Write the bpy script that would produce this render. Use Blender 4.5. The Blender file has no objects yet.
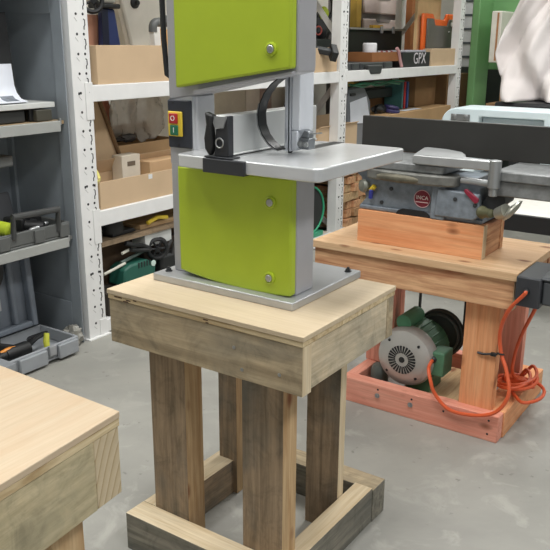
import bpy, bmesh, math, random
from mathutils import Vector, Matrix, noise
random.seed(7)
SC = bpy.context.scene
COL = SC.collection
PI = math.pi

# ------------------------------------------------------------------ materials
def lin(c):
    c = c / 255.0
    return c / 12.92 if c <= 0.04045 else ((c + 0.055) / 1.055) ** 2.4
def rgb(r, g, b): return (lin(r), lin(g), lin(b), 1.0)

def new_mat(name):
    m = bpy.data.materials.new(name); m.use_nodes = True
    nt = m.node_tree
    return m, nt, nt.nodes['Principled BSDF']
def node(nt, t, **kw):
    n = nt.nodes.new(t)
    for k, v in kw.items(): setattr(n, k, v)
    return n
def ramp(nt, fac, stops):
    r = node(nt, 'ShaderNodeValToRGB')
    e = r.color_ramp.elements
    while len(e) < len(stops): e.new(0.5)
    for k, (p, c) in enumerate(stops):
        e[k].position = p; e[k].color = c
    nt.links.new(fac, r.inputs['Fac'])
    return r.outputs['Color']
def mix(nt, fac, a, b, mode='MIX'):
    m = node(nt, 'ShaderNodeMix', data_type='RGBA', blend_type=mode)
    if isinstance(fac, (int, float)): m.inputs[0].default_value = fac
    else: nt.links.new(fac, m.inputs[0])
    for s, v in ((6, a), (7, b)):
        if isinstance(v, tuple): m.inputs[s].default_value = v
        else: nt.links.new(v, m.inputs[s])
    return m.outputs[2]
def coords(nt, scale=(1, 1, 1), loc=(0, 0, 0)):
    tc = node(nt, 'ShaderNodeTexCoord'); mp = node(nt, 'ShaderNodeMapping')
    mp.inputs['Scale'].default_value = scale; mp.inputs['Location'].default_value = loc
    nt.links.new(tc.outputs['Object'], mp.inputs['Vector'])
    return mp.outputs['Vector']
def tex_noise(nt, vec, scale, detail=4, rough=0.55, dist=0.0):
    n = node(nt, 'ShaderNodeTexNoise')
    n.inputs['Scale'].default_value = scale; n.inputs['Detail'].default_value = detail
    n.inputs['Roughness'].default_value = rough; n.inputs['Distortion'].default_value = dist
    nt.links.new(vec, n.inputs['Vector'])
    return n.outputs['Fac']
def bump(nt, bs, fac, strength, dist=0.002):
    b = node(nt, 'ShaderNodeBump'); b.inputs['Strength'].default_value = strength
    b.inputs['Distance'].default_value = dist
    nt.links.new(fac, b.inputs['Height']); nt.links.new(b.outputs['Normal'], bs.inputs['Normal'])

_plain = {}
def P(c, rough=0.5, metal=0.0, var=0.06, scale=12, spec=0.5):
    """painted or plastic or metal surface with a little procedural unevenness"""
    key = (c, rough, metal, var, scale)
    if key in _plain: return _plain[key]
    m, nt, bs = new_mat('surface_%d_%d_%d' % c)
    f = tex_noise(nt, coords(nt), scale, 3)
    lo = tuple(max(0, x * (1 - var)) for x in rgb(*c)[:3]) + (1,)
    hi = tuple(min(1, x * (1 + var)) for x in rgb(*c)[:3]) + (1,)
    nt.links.new(ramp(nt, f, [(0.3, lo), (0.7, hi)]), bs.inputs['Base Color'])
    bs.inputs['Roughness'].default_value = rough
    bs.inputs['Metallic'].default_value = metal
    bs.inputs['Specular IOR Level'].default_value = spec
    _plain[key] = m
    return m

_wood = {}
def W(kind, axis):
    """wood with the grain along axis: 0 x, 1 y, 2 z"""
    if (kind, axis) in _wood: return _wood[(kind, axis)]
    light, dark, stain, amount, rough = {
        'ply':       ((206, 189, 162), (200, 182, 153), (186, 165, 134), 0.25, 0.6),
        'ply_edge':  ((222, 204, 166), (176, 150, 110), (150, 122, 84), 0.3, 0.7),
        'pine_ply':  ((202, 184, 158), (198, 177, 150), (192, 160, 126), 0.5, 0.6),
        'pallet':    ((192, 174, 144), (156, 140, 114), (122, 120, 110), 0.6, 0.8),
        'weathered': ((168, 146, 120), (126, 110, 90), (98, 102, 98), 0.7, 0.8),
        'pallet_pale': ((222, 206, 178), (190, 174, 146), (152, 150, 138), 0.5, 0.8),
        'grey':      ((146, 141, 128), (110, 107, 97), (94, 96, 92), 0.6, 0.85),
        'raw':       ((206, 178, 138), (176, 140, 98), (140, 100, 66), 0.35, 0.75),
        'pale':      ((222, 206, 176), (204, 182, 146), (196, 176, 142), 0.3, 0.75),
        'sage':      ((206, 192, 158), (178, 166, 134), (156, 150, 126), 0.5, 0.75),
        'fir':       ((222, 178, 136), (168, 112, 78), (152, 84, 60), 0.6, 0.65),
        'pink':      ((232, 164, 142), (218, 142, 120), (200, 120, 98), 0.3, 0.65),
        'pinkpale':  ((232, 172, 126), (220, 148, 100), (196, 120, 80), 0.3, 0.65),
        'board':     ((218, 184, 146), (206, 168, 128), (190, 146, 104), 0.3, 0.6),
        'offcut':    ((190, 152, 112), (150, 112, 78), (110, 82, 58), 0.4, 0.75),
    }[kind]
    m, nt, bs = new_mat('wood_' + kind)
    sc = [26, 26, 26]; sc[axis] = 1.7
    v = coords(nt, tuple(sc), (axis * 3.1, 1.7, 0.4))
    g = tex_noise(nt, v, 1.6, 5, 0.6, 0.8)
    sc2 = [90, 90, 90]; sc2[axis] = 3
    g2 = tex_noise(nt, coords(nt, tuple(sc2)), 1.5, 3, 0.7)
    base = ramp(nt, g, [(0.32, rgb(*dark)), (0.62, rgb(*light))])
    fine = ramp(nt, g2, [(0.32, (0.80, 0.78, 0.75, 1)), (0.58, (1, 1, 1, 1))])
    base = mix(nt, 0.4 if 'ply' in kind else 0.75, base, fine, 'MULTIPLY')
    sc3 = [4, 4, 4]; sc3[axis] = 1.6
    s = tex_noise(nt, coords(nt, tuple(sc3), (2, 5, 1)), 1.5, 4, 0.65)
    sm = ramp(nt, s, [(0.47, (0, 0, 0, 1)), (0.68, (amount,) * 3 + (1,))])
    base = mix(nt, sm, base, rgb(*stain))
    if kind in ('pallet', 'pallet_pale', 'weathered', 'grey', 'sage'):
        bl = tex_noise(nt, coords(nt, (1, 1, 1), (4, 2, 7)), 11, 6, 0.7, 1.2)
        base = mix(nt, 0.85, base, ramp(nt, bl, [(0.30, (0.62, 0.63, 0.62, 1)), (0.5, (0.95, 0.95, 0.94, 1)), (0.72, (1.12, 1.1, 1.06, 1))]), 'MULTIPLY')
    if kind in ('fir', 'pink', 'pinkpale', 'raw', 'board'):
        vo = node(nt, 'ShaderNodeTexVoronoi'); vo.inputs['Scale'].default_value = 1.0
        sc4 = [11, 11, 11]; sc4[axis] = 5.5
        nt.links.new(coords(nt, tuple(sc4), (0.3, 0.2, 0.7)), vo.inputs['Vector'])
        k = ramp(nt, vo.outputs['Distance'], [(0.07, (0.9,) * 3 + (1,)), (0.2, (0, 0, 0, 1))])
        base = mix(nt, k, base, rgb(126, 74, 46))
    nt.links.new(base, bs.inputs['Base Color'])
    bs.inputs['Roughness'].default_value = rough
    bs.inputs['Specular IOR Level'].default_value = 0.3
    bump(nt, bs, g, 0.25, 0.0015)
    _wood[(kind, axis)] = m
    return m

def end_grain():
    m, nt, bs = new_mat('wood_end_grain')
    wv = node(nt, 'ShaderNodeTexWave', wave_type='RINGS', rings_direction='X', wave_profile='SAW')
    wv.inputs['Scale'].default_value = 22; wv.inputs['Distortion'].default_value = 1.2; wv.inputs['Detail'].default_value = 2
    nt.links.new(coords(nt, (1, 1, 0.45), (0, -0.42, -0.1)), wv.inputs['Vector'])
    f = tex_noise(nt, coords(nt), 60, 3)
    base = ramp(nt, wv.outputs['Fac'], [(0.0, rgb(204, 188, 158)), (0.7, rgb(196, 178, 146)), (1.0, rgb(170, 146, 110))])
    base = mix(nt, 0.4, base, ramp(nt, f, [(0.3, (0.86, 0.86, 0.85, 1)), (0.6, (1, 1, 1, 1))]), 'MULTIPLY')
    nt.links.new(base, bs.inputs['Base Color']); bs.inputs['Roughness'].default_value = 0.75
    return m

def concrete():
    m, nt, bs = new_mat('concrete_floor')
    v = coords(nt)
    a = tex_noise(nt, v, 1.1, 8, 0.62, 0.4)
    base = ramp(nt, a, [(0.34, rgb(138, 137, 131)), (0.5, rgb(151, 150, 143)), (0.66, rgb(164, 162, 154))])
    b = tex_noise(nt, v, 6.5, 6, 0.6, 0.6)
    base = mix(nt, ramp(nt, b, [(0.56, (0, 0, 0, 1)), (0.68, (.55,) * 3 + (1,))]), base, rgb(176, 174, 166))
    c = tex_noise(nt, v, 24, 3, 0.6)
    base = mix(nt, ramp(nt, c, [(0.26, (.7,) * 3 + (1,)), (0.33, (0, 0, 0, 1))]), base, rgb(112, 110, 104))
    nt.links.new(base, bs.inputs['Base Color'])
    bs.inputs['Roughness'].default_value = 0.55
    bump(nt, bs, b, 0.1, 0.002)
    return m

def glass_mat(name, c, alpha=0.5, rough=0.2):
    m, nt, bs = new_mat(name)
    f = tex_noise(nt, coords(nt), 9, 3)
    nt.links.new(ramp(nt, f, [(0.3, rgb(*[int(x * .9) for x in c])), (0.7, rgb(*c))]), bs.inputs['Base Color'])
    bs.inputs['Alpha'].default_value = alpha; bs.inputs['Roughness'].default_value = rough
    return m

# ------------------------------------------------------------------ mesh builder
def wloc(o):
    v = Vector((0, 0, 0))
    while o is not None:
        v += o.location; o = o.parent
    return v
def tag(o, label=None, cat=None, group=None, kind=None):
    if label: o['label'] = label
    if cat: o['category'] = cat
    if group: o['group'] = group
    if kind: o['kind'] = kind
    return o
def thing(name, label, cat, loc=(0, 0, 0), rz=0.0, group=None, rot=None):
    o = bpy.data.objects.new(name, None); COL.objects.link(o)
    o.location = loc; o.rotation_euler = rot if rot else (0, 0, rz); o.empty_display_size = 0.05
    return tag(o, label, cat, group)
def dup(root, loc, rz=None, label=None, group=None):
    r = root.copy(); COL.objects.link(r); r.location = loc
    if rz is not None: r.rotation_euler = (0, 0, rz)
    tag(r, label, None, group)
    for ch in list(root.children):
        c = ch.copy(); COL.objects.link(c); c.parent = r
        for g in ch.children:
            d = g.copy(); COL.objects.link(d); d.parent = c
    return r

class MB:
    def __init__(self):
        self.bm = bmesh.new(); self.mi = 0; self.M = None
    def _v(self, p):
        p = Vector(p)
        if self.M is not None: p = self.M @ p
        return self.bm.verts.new(p)
    def _f(self, vs):
        try:
            f = self.bm.faces.new(vs); f.material_index = self.mi; return f
        except ValueError: return None
    def hexa(self, lo, hi):
        a = [self._v(p) for p in lo]; b = [self._v(p) for p in hi]
        n = len(a)
        self._f(a[::-1]); self._f(b)
        for i in range(n): self._f([a[i], a[(i + 1) % n], b[(i + 1) % n], b[i]])
        return self
    def box(self, x0, x1, y0, y1, z0, z1):
        q = [(x0, y0), (x1, y0), (x1, y1), (x0, y1)]
        return self.hexa([(x, y, z0) for x, y in q], [(x, y, z1) for x, y in q])
    def prism(self, pts, plane, a, b):
        f = {'xy': lambda u, v, w: (u, v, w), 'xz': lambda u, v, w: (u, w, v), 'yz': lambda u, v, w: (w, u, v)}[plane]
        return self.hexa([f(u, v, a) for u, v in pts], [f(u, v, b) for u, v in pts])
    def ring(self, c, ax, r, n, ph=0.0):
        ax = Vector(ax).normalized()
        t = Vector((0, 0, 1)) if abs(ax.z) < 0.9 else Vector((1, 0, 0))
        u = ax.cross(t).normalized(); w = ax.cross(u)
        return [Vector(c) + r * (math.cos(ph + 2 * PI * k / n) * u + math.sin(ph + 2 * PI * k / n) * w) for k in range(n)]
    def cyl(self, p, q, r, r2=None, n=20, ph=0.0):
        p = Vector(p); q = Vector(q); ax = q - p
        return self.hexa(self.ring(p, ax, r, n, ph), self.ring(q, ax, r if r2 is None else r2, n, ph))
    def lathe(self, c, ax, prof, n=28):
        """prof: list of (radius, distance along the axis)"""
        ax = Vector(ax).normalized(); prev = None
        for k, (r, h) in enumerate(prof):
            cur = [self._v(p) for p in self.ring(Vector(c) + ax * h, ax, max(r, 1e-5), n)]
            if prev:
                for i in range(n): self._f([prev[i], prev[(i + 1) % n], cur[(i + 1) % n], cur[i]])
            else: self._f(cur[::-1])
            prev = cur
        self._f(prev)
        return self
    def torus(self, c, ax, R, r, n=32, m=8):
        pts = self.ring(c, ax, R, n)
        return self.tube([tuple(p) for p in pts], r, m, closed=True)
    def tube(self, path, r, n=8, closed=False):
        path = [Vector(p) for p in path]; L = len(path); rings = []
        up = Vector((0.13, 0.21, 0.97)).normalized(); u = None
        for i, p in enumerate(path):
            a = path[(i - 1) % L] if (closed or i > 0) else p
            b = path[(i + 1) % L] if (closed or i < L - 1) else p
            t = (b - a).normalized()
            if u is None:
                u = t.cross(up)
                if u.length < 1e-3: u = t.cross(Vector((1, 0, 0)))
            u = (u - t * u.dot(t)).normalized(); w = t.cross(u)
            rr = r[i] if isinstance(r, (list, tuple)) else r
            rings.append([self._v(p + rr * (math.cos(2 * PI * k / n) * u + math.sin(2 * PI * k / n) * w)) for k in range(n)])
        for i in range(L if closed else L - 1):
            A, B = rings[i], rings[(i + 1) % L]
            off = 0
            if closed and i == L - 1:
                off = min(range(n), key=lambda s: (A[0].co - B[s].co).length)
            for k in range(n): self._f([A[k], A[(k + 1) % n], B[(k + 1 + off) % n], B[(k + off) % n]])
        if not closed: self._f(rings[0][::-1]); self._f(rings[-1])
        return self
    def ribbon(self, path, wv, th):
        """strip following path, wv wide, th thick"""
        path = [Vector(p) for p in path]; wv = Vector(wv); rings = []
        for i, p in enumerate(path):
            t = (path[min(i + 1, len(path) - 1)] - path[max(i - 1, 0)]).normalized()
            nrm = t.cross(wv).normalized() * th / 2
            rings.append([self._v(p - wv / 2 - nrm), self._v(p + wv / 2 - nrm), self._v(p + wv / 2 + nrm), self._v(p - wv / 2 + nrm)])
        for a, b in zip(rings, rings[1:]):
            for k in range(4): self._f([a[k], a[(k + 1) % 4], b[(k + 1) % 4], b[k]])
        self._f(rings[0][::-1]); self._f(rings[-1])
        return self
    def ball(self, c, r, sx=1, sy=1, sz=1, n=18, bumpy=0.0, seed=0):
        rows = []
        for i in range(n + 1):
            th = PI * i / n; row = []
            for k in range(2 * n):
                ph = PI * k / n
                d = Vector((math.sin(th) * math.cos(ph), math.sin(th) * math.sin(ph), math.cos(th)))
                rr = r * (1 + bumpy * noise.noise(d * 2.2 + Vector((seed, seed * 2.3, 0))) + 0.5 * bumpy * noise.noise(d * 6 + Vector((seed, 0, seed))))
                row.append((c[0] + d.x * rr * sx, c[1] + d.y * rr * sy, c[2] + d.z * rr * sz))
            rows.append(row)
        vr = [[self._v(p) for p in row] for row in rows[1:-1]]
        t = self._v(rows[0][0]); b = self._v(rows[-1][0]); m = 2 * n
        for k in range(m):
            self._f([t, vr[0][k], vr[0][(k + 1) % m]]); self._f([b, vr[-1][(k + 1) % m], vr[-1][k]])
            for i in range(len(vr) - 1): self._f([vr[i][k], vr[i + 1][k], vr[i + 1][(k + 1) % m], vr[i][(k + 1) % m]])
        return self
    def build(self, name, mats, parent=None, bevel=0.0, local=False, seg=2, smooth=35):
        bm = self.bm
        bmesh.ops.recalc_face_normals(bm, faces=bm.faces[:])
        base = Vector((0, 0, 0)); loc = None
        if parent is not None:
            if not local: base = wloc(parent)
        else:
            xs = [v.co for v in bm.verts]
            base = Vector(((min(c.x for c in xs) + max(c.x for c in xs)) / 2, (min(c.y for c in xs) + max(c.y for c in xs)) / 2, min(c.z for c in xs)))
            loc = base
        for v in bm.verts: v.co -= base
        me = bpy.data.meshes.new(name); bm.to_mesh(me); bm.free()
        for f in me.polygons: f.use_smooth = True
        me.set_sharp_from_angle(angle=math.radians(smooth))
        if not isinstance(mats, (list, tuple)): mats = [mats]
        for m in mats: me.materials.append(m)
        o = bpy.data.objects.new(name, me); COL.objects.link(o)
        if parent is not None: o.parent = parent
        if loc is not None: o.location = loc
        if bevel:
            b = o.modifiers.new('edge', 'BEVEL'); b.width = bevel; b.segments = seg; b.limit_method = 'ANGLE'
            b.angle_limit = math.radians(40); b.harden_normals = False
        return o

def struct(name, mb, mat, **kw):
    return tag(mb.build(name, mat, **kw), kind='structure')
def bx(name, mat, parent, b, bevel=0.002, **kw):
    return MB().box(*b).build(name, mat, parent, bevel, **kw)
def text_part(name, s, size, mat, parent, loc, axes, depth=0.0006):
    """raised lettering; axes = (right, up) vectors in the world"""
    cu = bpy.data.curves.new(name, 'FONT'); cu.body = s; cu.size = size; cu.align_x = 'CENTER'; cu.align_y = 'CENTER'; cu.extrude = depth
    tmp = bpy.data.objects.new(name, cu); COL.objects.link(tmp)
    dg = bpy.context.evaluated_depsgraph_get()
    me = bpy.data.meshes.new_from_object(tmp.evaluated_get(dg))
    bpy.data.objects.remove(tmp)
    r = Vector(axes[0]).normalized(); u = Vector(axes[1]).normalized(); n = r.cross(u)
    base = Vector(loc) - (wloc(parent) if parent else Vector((0, 0, 0)))
    for v in me.vertices: v.co = base + r * v.co.x + u * v.co.y + n * v.co.z
    me.materials.clear(); me.materials.append(mat)
    o = bpy.data.objects.new(name, me); COL.objects.link(o); o.parent = parent
    return o

# ------------------------------------------------------------------ palette
WHITE = P((226, 226, 224), 0.45, 0, 0.03)
RACK = P((232, 232, 230), 0.42, 0, 0.03)
BLACK = P((28, 29, 30), 0.5)
DARK = P((48, 50, 52), 0.55)
SLATE = P((70, 76, 84), 0.5)
CHARCOAL = P((58, 60, 60), 0.6)
STEEL = P((170, 172, 172), 0.35, 0.8)
GALV = P((186, 188, 190), 0.4, 0.6)
CAST = P((136, 138, 138), 0.45, 0.4, 0.22, 30)
SAWGREY = P((168, 168, 172), 0.4, 0.15, 0.03)
SAWLIGHT = P((216, 218, 222), 0.35, 0.2, 0.03)
GREEN = P((166, 186, 44), 0.42, 0, 0.03)
LID_GREY = P((150, 156, 162), 0.5)
CARD = P((200, 174, 142), 0.8, 0, 0.05, 5, 0.2)
CARD2 = P((186, 152, 112), 0.8, 0, 0.06, 5, 0.2)
CARDDARK = P((150, 116, 82), 0.85, 0, 0.06, 5, 0.2)
CREAM = P((226, 220, 206), 0.6)
ORANGE = P((214, 92, 50), 0.45)
RED = P((176, 36, 40), 0.45)
YELLOW = P((226, 196, 60), 0.5)
PAPER = P((226, 230, 238), 0.7, 0, 0.03)
HIVIS = P((196, 216, 60), 0.5)
JOINT = P((124, 132, 140), 0.5, 0.2, 0.24, 30)

# ------------------------------------------------------------------ the room
struct('floor', MB().box(-5, 5, -3.5, 13, -0.1, 0), concrete())
struct('wall_left', MB().box(-4.9, -4.75, -3.5, 13, 0, 4.6), P((214, 210, 198), 0.8, 0, 0.04, 2))
struct('wall_back', MB().box(-5, 5, 12.9, 13, 0, 4.6), P((196, 194, 186), 0.8, 0, 0.04, 2))
struct('ceiling', MB().box(-5, 5, -3.5, 13, 4.6, 4.7), P((222, 222, 218), 0.8, 0, 0.03, 2))

# ------------------------------------------------------------------ the bandsaw's wooden stand
st = thing('work_stand', 'weathered pallet-wood stand with plywood top carrying the green bandsaw', 'stand', (-1.235, 1.7, 0))
m = MB()
m.mi = 0; m.box(-1.562, -0.905, 1.448, 1.947, 0.8165, 0.83)
m.mi = 1; m.box(-1.560, -0.907, 1.450, 1.945, 0.802, 0.8165)
tt = m.build('tabletop', [W('ply', 0), W('ply_edge', 0)], st, 0.0015)
for x, w, z in ((-1.535, 0.03, 0.812), (-1.49, 0.018, 0.809), (-1.462, 0.012, 0.813), (-1.50, 0.02, 0.804), (-1.213, 0.016, 0.811), (-1.205, 0.01, 0.804)):
    MB().box(x, x + w, 1.4494, 1.452, z - 0.0018, z + 0.0018).build('knot', P((74, 52, 38), 0.8), tt, 0.0008)
ap = bx('apron', [W('pallet', 0)], st, (-1.558, -0.909, 1.452, 1.492, 0.672, 0.802))
for x, z in ((-1.115, 0.755), (-1.09, 0.70), (-0.975, 0.715)):
    MB().lathe((x, 1.4535, z), (0, -1, 0), [(0.005, 0), (0.005, 0.0025), (0.001, 0.0022)], 12).build('screw', STEEL, ap)
MB().box(-0.9089, -0.9075, 1.4525, 1.4915, 0.6725, 0.8015).build('end_grain', W('pale', 2), ap)
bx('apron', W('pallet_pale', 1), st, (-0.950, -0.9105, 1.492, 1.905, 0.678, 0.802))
bx('apron', W('pallet', 1), st, (-1.558, -1.518, 1.492, 1.905, 0.678, 0.802))
bx('apron', W('pallet', 0), st, (-1.558, -0.909, 1.905, 1.944, 0.678, 0.802))
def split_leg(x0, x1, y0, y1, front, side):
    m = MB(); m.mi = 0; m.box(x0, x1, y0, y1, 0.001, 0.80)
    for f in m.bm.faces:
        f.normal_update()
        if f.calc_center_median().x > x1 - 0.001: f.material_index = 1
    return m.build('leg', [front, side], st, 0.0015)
split_leg(-1.472, -1.338, 1.513, 1.588, W('weathered', 2), W('raw', 2))
split_leg(-1.137, -1.003, 1.513, 1.580, W('weathered', 2), W('raw', 2))
split_leg(-1.500, -1.425, 1.865, 1.904, W('weathered', 2), W('raw', 2))
split_leg(-1.150, -1.032, 1.868, 1.904, W('weathered', 2), W('pale', 2))
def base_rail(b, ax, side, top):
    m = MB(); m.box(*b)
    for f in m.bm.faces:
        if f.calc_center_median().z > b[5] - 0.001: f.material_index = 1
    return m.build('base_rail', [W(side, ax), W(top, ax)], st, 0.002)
base_rail((-1.523, -0.972, 1.435, 1.512, 0, 0.125), 0, 'grey', 'pale')
base_rail((-1.031, -0.968, 1.5125, 1.984, 0, 0.125), 1, 'grey', 'pale')
base_rail((-1.522, -1.440, 1.5125, 1.984, 0, 0.125), 1, 'weathered', 'pale')
base_rail((-1.53, -0.965, 1.9845, 2.068, 0, 0.118), 0, 'grey', 'pallet')

# ------------------------------------------------------------------ the bandsaw
bs = thing('band_saw', 'green and grey bandsaw bolted onto the pallet-wood stand', 'bandsaw', (-1.26, 1.72, 0.83))
bp = bx('base_plate', GALV, bs, (-1.512, -1.026, 1.586, 1.957, 0.8302, 0.8525), 0.003)
for x, y in ((-1.485, 1.625), (-1.052, 1.925), (-1.485, 1.925)):
    m = MB(); m.cyl((x, y, 0.8525), (x, y, 0.8545), 0.0105); m.cyl((x, y, 0.8545), (x, y, 0.861), 0.0075, n=6); m.cyl((x, y, 0.861), (x, y, 0.866), 0.004)
    m.build('bolt', DARK, bp)
m = MB(); m.box(-1.480, -1.053, 1.645, 1.730, 0.8525, 1.172)
m.build('lower_cabinet', SAWGREY, bs, 0.004)
def arc_door(x0, x1, zl, zm, zr, ztop_l, ztop_r, y0, y1, name, top_arc=0.0):
    pts = []
    n = 12
    for i in range(n + 1):
        t = i / n; x = x0 + (x1 - x0) * t
        z = zl * (1 - t) + zr * t + (zm - (zl + zr) / 2) * 4 * t * (1 - t)
        pts.append((x, z))
    if top_arc:
        for i in range(n + 1):
            a = PI * i / n
            pts.append(((x0 + x1) / 2 + (x1 - x0) / 2 * math.cos(a), ztop_r + top_arc * math.sin(a)))
    else:
        pts += [(x1, ztop_r), (x0, ztop_l)]
    return MB().prism(pts, 'xz', y0, y1).build(name, GREEN, bs, 0.006, seg=3)
ld = arc_door(-1.434, -1.054, 0.868, 0.8495, 0.856, 1.168, 1.168, 1.617, 1.645, 'lower_door')
def knob(o, x, z, y):
    MB().lathe((x, y, z), (0, -1, 0), [(0.0165, 0), (0.0165, 0.0045), (0.0125, 0.006), (0.011, 0.0045)], 24).build('knob_ring', GREEN, o)
    m = MB(); m.lathe((x, y, z), (0, -1, 0), [(0.0098, 0), (0.0098, 0.007), (0.008, 0.0085), (0.001, 0.0088)], 20)
    m.box(x - 0.006, x + 0.006, y - 0.0094, y - 0.008, z - 0.0012, z + 0.0012)
    m.build('door_knob', STEEL, o)
knob(ld, -1.117, 1.102, 1.617); knob(ld, -1.119, 0.898, 1.617)
# upper wheel housing and its door, rounded over the wheel
pts = [(-1.480, 1.343), (-1.392, 1.358), (-1.057, 1.427)]
for i in range(17):
    a = PI * i / 16; pts.append((-1.2685 + 0.2115 * math.cos(a), 1.69 + 0.175 * math.sin(a)))
uh = MB().prism(pts, 'xz', 1.645, 1.728).build('upper_housing', SAWGREY, bs, 0.004)
MB().prism([(-1.40, 1.40), (-1.115, 1.432), (-1.115, 1.70), (-1.15, 1.80), (-1.38, 1.80), (-1.40, 1.70)], 'xz', 1.7285, 1.825).build('housing_back', SAWGREY, uh, 0.004)
ud = arc_door(-1.431, -1.060, 1.3785, 1.4085, 1.437, 1.68, 1.68, 1.617, 1.6445, 'upper_door', 0.16)
knob(ud, -1.116, 1.482, 1.617)
m = MB(); m.prism([(-1.376, 1.362), (-1.062, 1.424), (-1.062, 1.430), (-1.376, 1.374)], 'xz', 1.626, 1.6445)
m.build('housing_lip', SAWGREY, uh, 0.001)
# spine of the C frame
m = MB(); m.prism([(-1.480, 1.648), (-1.398, 1.648), (-1.398, 1.660), (-1.391, 1.664), (-1.391, 1.735), (-1.480, 1.735)], 'xy', 1.168, 1.356)
m.box(-1.480, -1.391, 1.729, 1.736, 1.356, 1.62)
m.build('spine', SAWLIGHT, bs, 0.002)
bx('spine_edge', SAWGREY, bs, (-1.4805, -1.405, 1.645, 1.648, 1.1685, 1.342), 0.0005)
sp = bx('switch_plate', P((40, 44, 54), 0.5), bs, (-1.481, -1.396, 1.638, 1.645, 1.214, 1.345), 0.004)
bx('switch_frame', YELLOW, sp, (-1.476, -1.425, 1.632, 1.638, 1.246, 1.314), 0.003)
bx('stop_button', RED, sp, (-1.468, -1.438, 1.627, 1.632, 1.281, 1.309), 0.002)
bx('start_button', P((24, 104, 74), 0.45), sp, (-1.466, -1.437, 1.628, 1.632, 1.249, 1.277), 0.002)
text_part('stop_symbol', 'O', 0.020, WHITE, sp, (-1.4535, 1.6265, 1.295), ((1, 0, 0), (0, 0, 1)))
text_part('start_symbol', 'I', 0.020, WHITE, sp, (-1.4515, 1.6275, 1.263), ((1, 0, 0), (0, 0, 1)))
for x, z in ((-1.46, 1.337), (-1.443, 1.222)):
    MB().cyl((x, 1.638, z), (x, 1.6365, z), 0.003, n=10).build('screw', BLACK, sp)
# table
def rr(x0, x1, y0, y1, r, n=6):
    out = []
    for cx, cy, a0 in ((x1 - r, y1 - r, 0), (x0 + r, y1 - r, PI / 2), (x0 + r, y0 + r, PI), (x1 - r, y0 + r, 1.5 * PI)):
        for i in range(n + 1):
            a = a0 + PI / 2 * i / n; out.append((cx + r * math.cos(a), cy + r * math.sin(a)))
    return out
TOP = P((212, 214, 215), 0.2, 0.4, 0.05, 8)
m = MB(); m.prism(rr(-1.396, -0.943, 1.566, 2.045, 0.022), 'xy', 1.176, 1.21)
tb = m.build('table', TOP, bs, 0.004, seg=3)
m = MB(); m.box(-1.185, -1.147, 1.85, 2.0505, 1.2095, 1.2104)
m.build('table_slot', BLACK, tb)
m = MB(); m.prism([(-1.10, 1.135), (-1.04, 1.15), (-1.03, 1.176), (-1.22, 1.176), (-1.22, 1.12)], 'xz', 1.72, 1.80)
m.build('trunnion', DARK, bs, 0.003)
# rip fence along the table with its front clamp
m = MB(); m.box(-1.285, -1.238, 1.592, 2.035, 1.213, 1.316); m.box(-1.29, -1.234, 1.592, 2.035, 1.2135, 1.2185)
fe = m.build('fence', P((212, 214, 212), 0.3, 0.35, 0.03), bs, 0.002)
m = MB(); m.box(-1.292, -1.158, 1.556, 1.600, 1.172, 1.2095); m.box(-1.292, -1.200, 1.562, 1.60, 1.2101, 1.2145)
m.prism([(-1.262, 1.2145), (-1.215, 1.2145), (-1.215, 1.318), (-1.226, 1.318), (-1.238, 1.285), (-1.255, 1.285)], 'xz', 1.568, 1.5915)
m.build('fence_clamp', P((44, 46, 50), 0.5), fe, 0.003)
m = MB(); m.prism([(-1.284, 1.232), (-1.270, 1.214), (-1.260, 1.24), (-1.264, 1.29), (-1.256, 1.318), (-1.284, 1.328), (-1.279, 1.295), (-1.287, 1.26)], 'xz', 1.556, 1.580)
m.build('clamp_lever', BLACK, fe, 0.006)
MB().prism([(-1.255, 1.288), (-1.228, 1.288), (-1.217, 1.3165), (-1.268, 1.3165)], 'xz', 1.564, 1.5675).build('end_cap', P((150, 152, 154), 0.4, 0.4), fe)
m = MB(); m.torus((-1.240, 1.564, 1.250), (0, 1, 0), 0.012, 0.002, 24, 6)
m.build('clamp_cam', STEEL, fe)
# blade guide, guard and blade
m = MB(); m.prism([(-1.149, 1.759), (-1.121, 1.759), (-1.121, 1.765), (-1.115, 1.774), (-1.110, 1.787), (-1.110, 1.810), (-1.149, 1.810)], 'xy', 1.271, 1.430)
m.box(-1.149, -1.128, 1.759, 1.802, 1.2185, 1.271)
gp = m.build('guide_post', P((230, 234, 240), 0.28, 0.25, 0.03), bs, 0.004)
m = MB(); m.box(-1.169, -1.160, 1.757, 1.802, 1.2145, 1.423); m.box(-1.156, -1.150, 1.759, 1.802, 1.2145, 1.423)
m.build('blade_guard', P((206, 210, 216), 0.3, 0.4, 0.03), bs, 0.001)
MB().box(-1.1594, -1.1566, 1.761, 1.778, 1.205, 1.45).build('blade', P((40, 42, 44), 0.35, 0.6), bs)
m = MB(); m.box(-1.126, -1.094, 1.761, 1.795, 1.223, 1.253)
m.prism([(-1.124, 1.253), (-1.096, 1.253), (-1.098, 1.270), (-1.113, 1.274)], 'xz', 1.765, 1.791)
gb = m.build('guide_block', P((140, 144, 148), 0.3, 0.7), bs, 0.003)
for x, z in ((-1.118, 1.238), (-1.101, 1.237)):
    MB().lathe((x, 1.761, z), (0, -1, 0), [(0.0075, 0), (0.0075, 0.008), (0.004, 0.009), (0.004, 0.013)], 16).build('guide_screw', STEEL, gb)
MB().cyl((-1.109, 1.77, 1.262), (-1.066, 1.782, 1.268), 0.002, n=8).build('guide_rod', STEEL, gb)
K = [(-1.166, 1.4165), (-1.150, 1.4095), (-1.174, 1.393), (-1.195, 1.370), (-1.209, 1.3435), (-1.2155, 1.3146), (-1.2125, 1.286), (-1.201, 1.261), (-1.184, 1.2425), (-1.166, 1.230), (-1.150, 1.2245)]
ctrl = [(-1.129, 1.419)] + K[1:]
m = MB(); m.ribbon([(x, 1.716, z) for x, z in ctrl], (0, 0.036, 0), 0.003)
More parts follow.
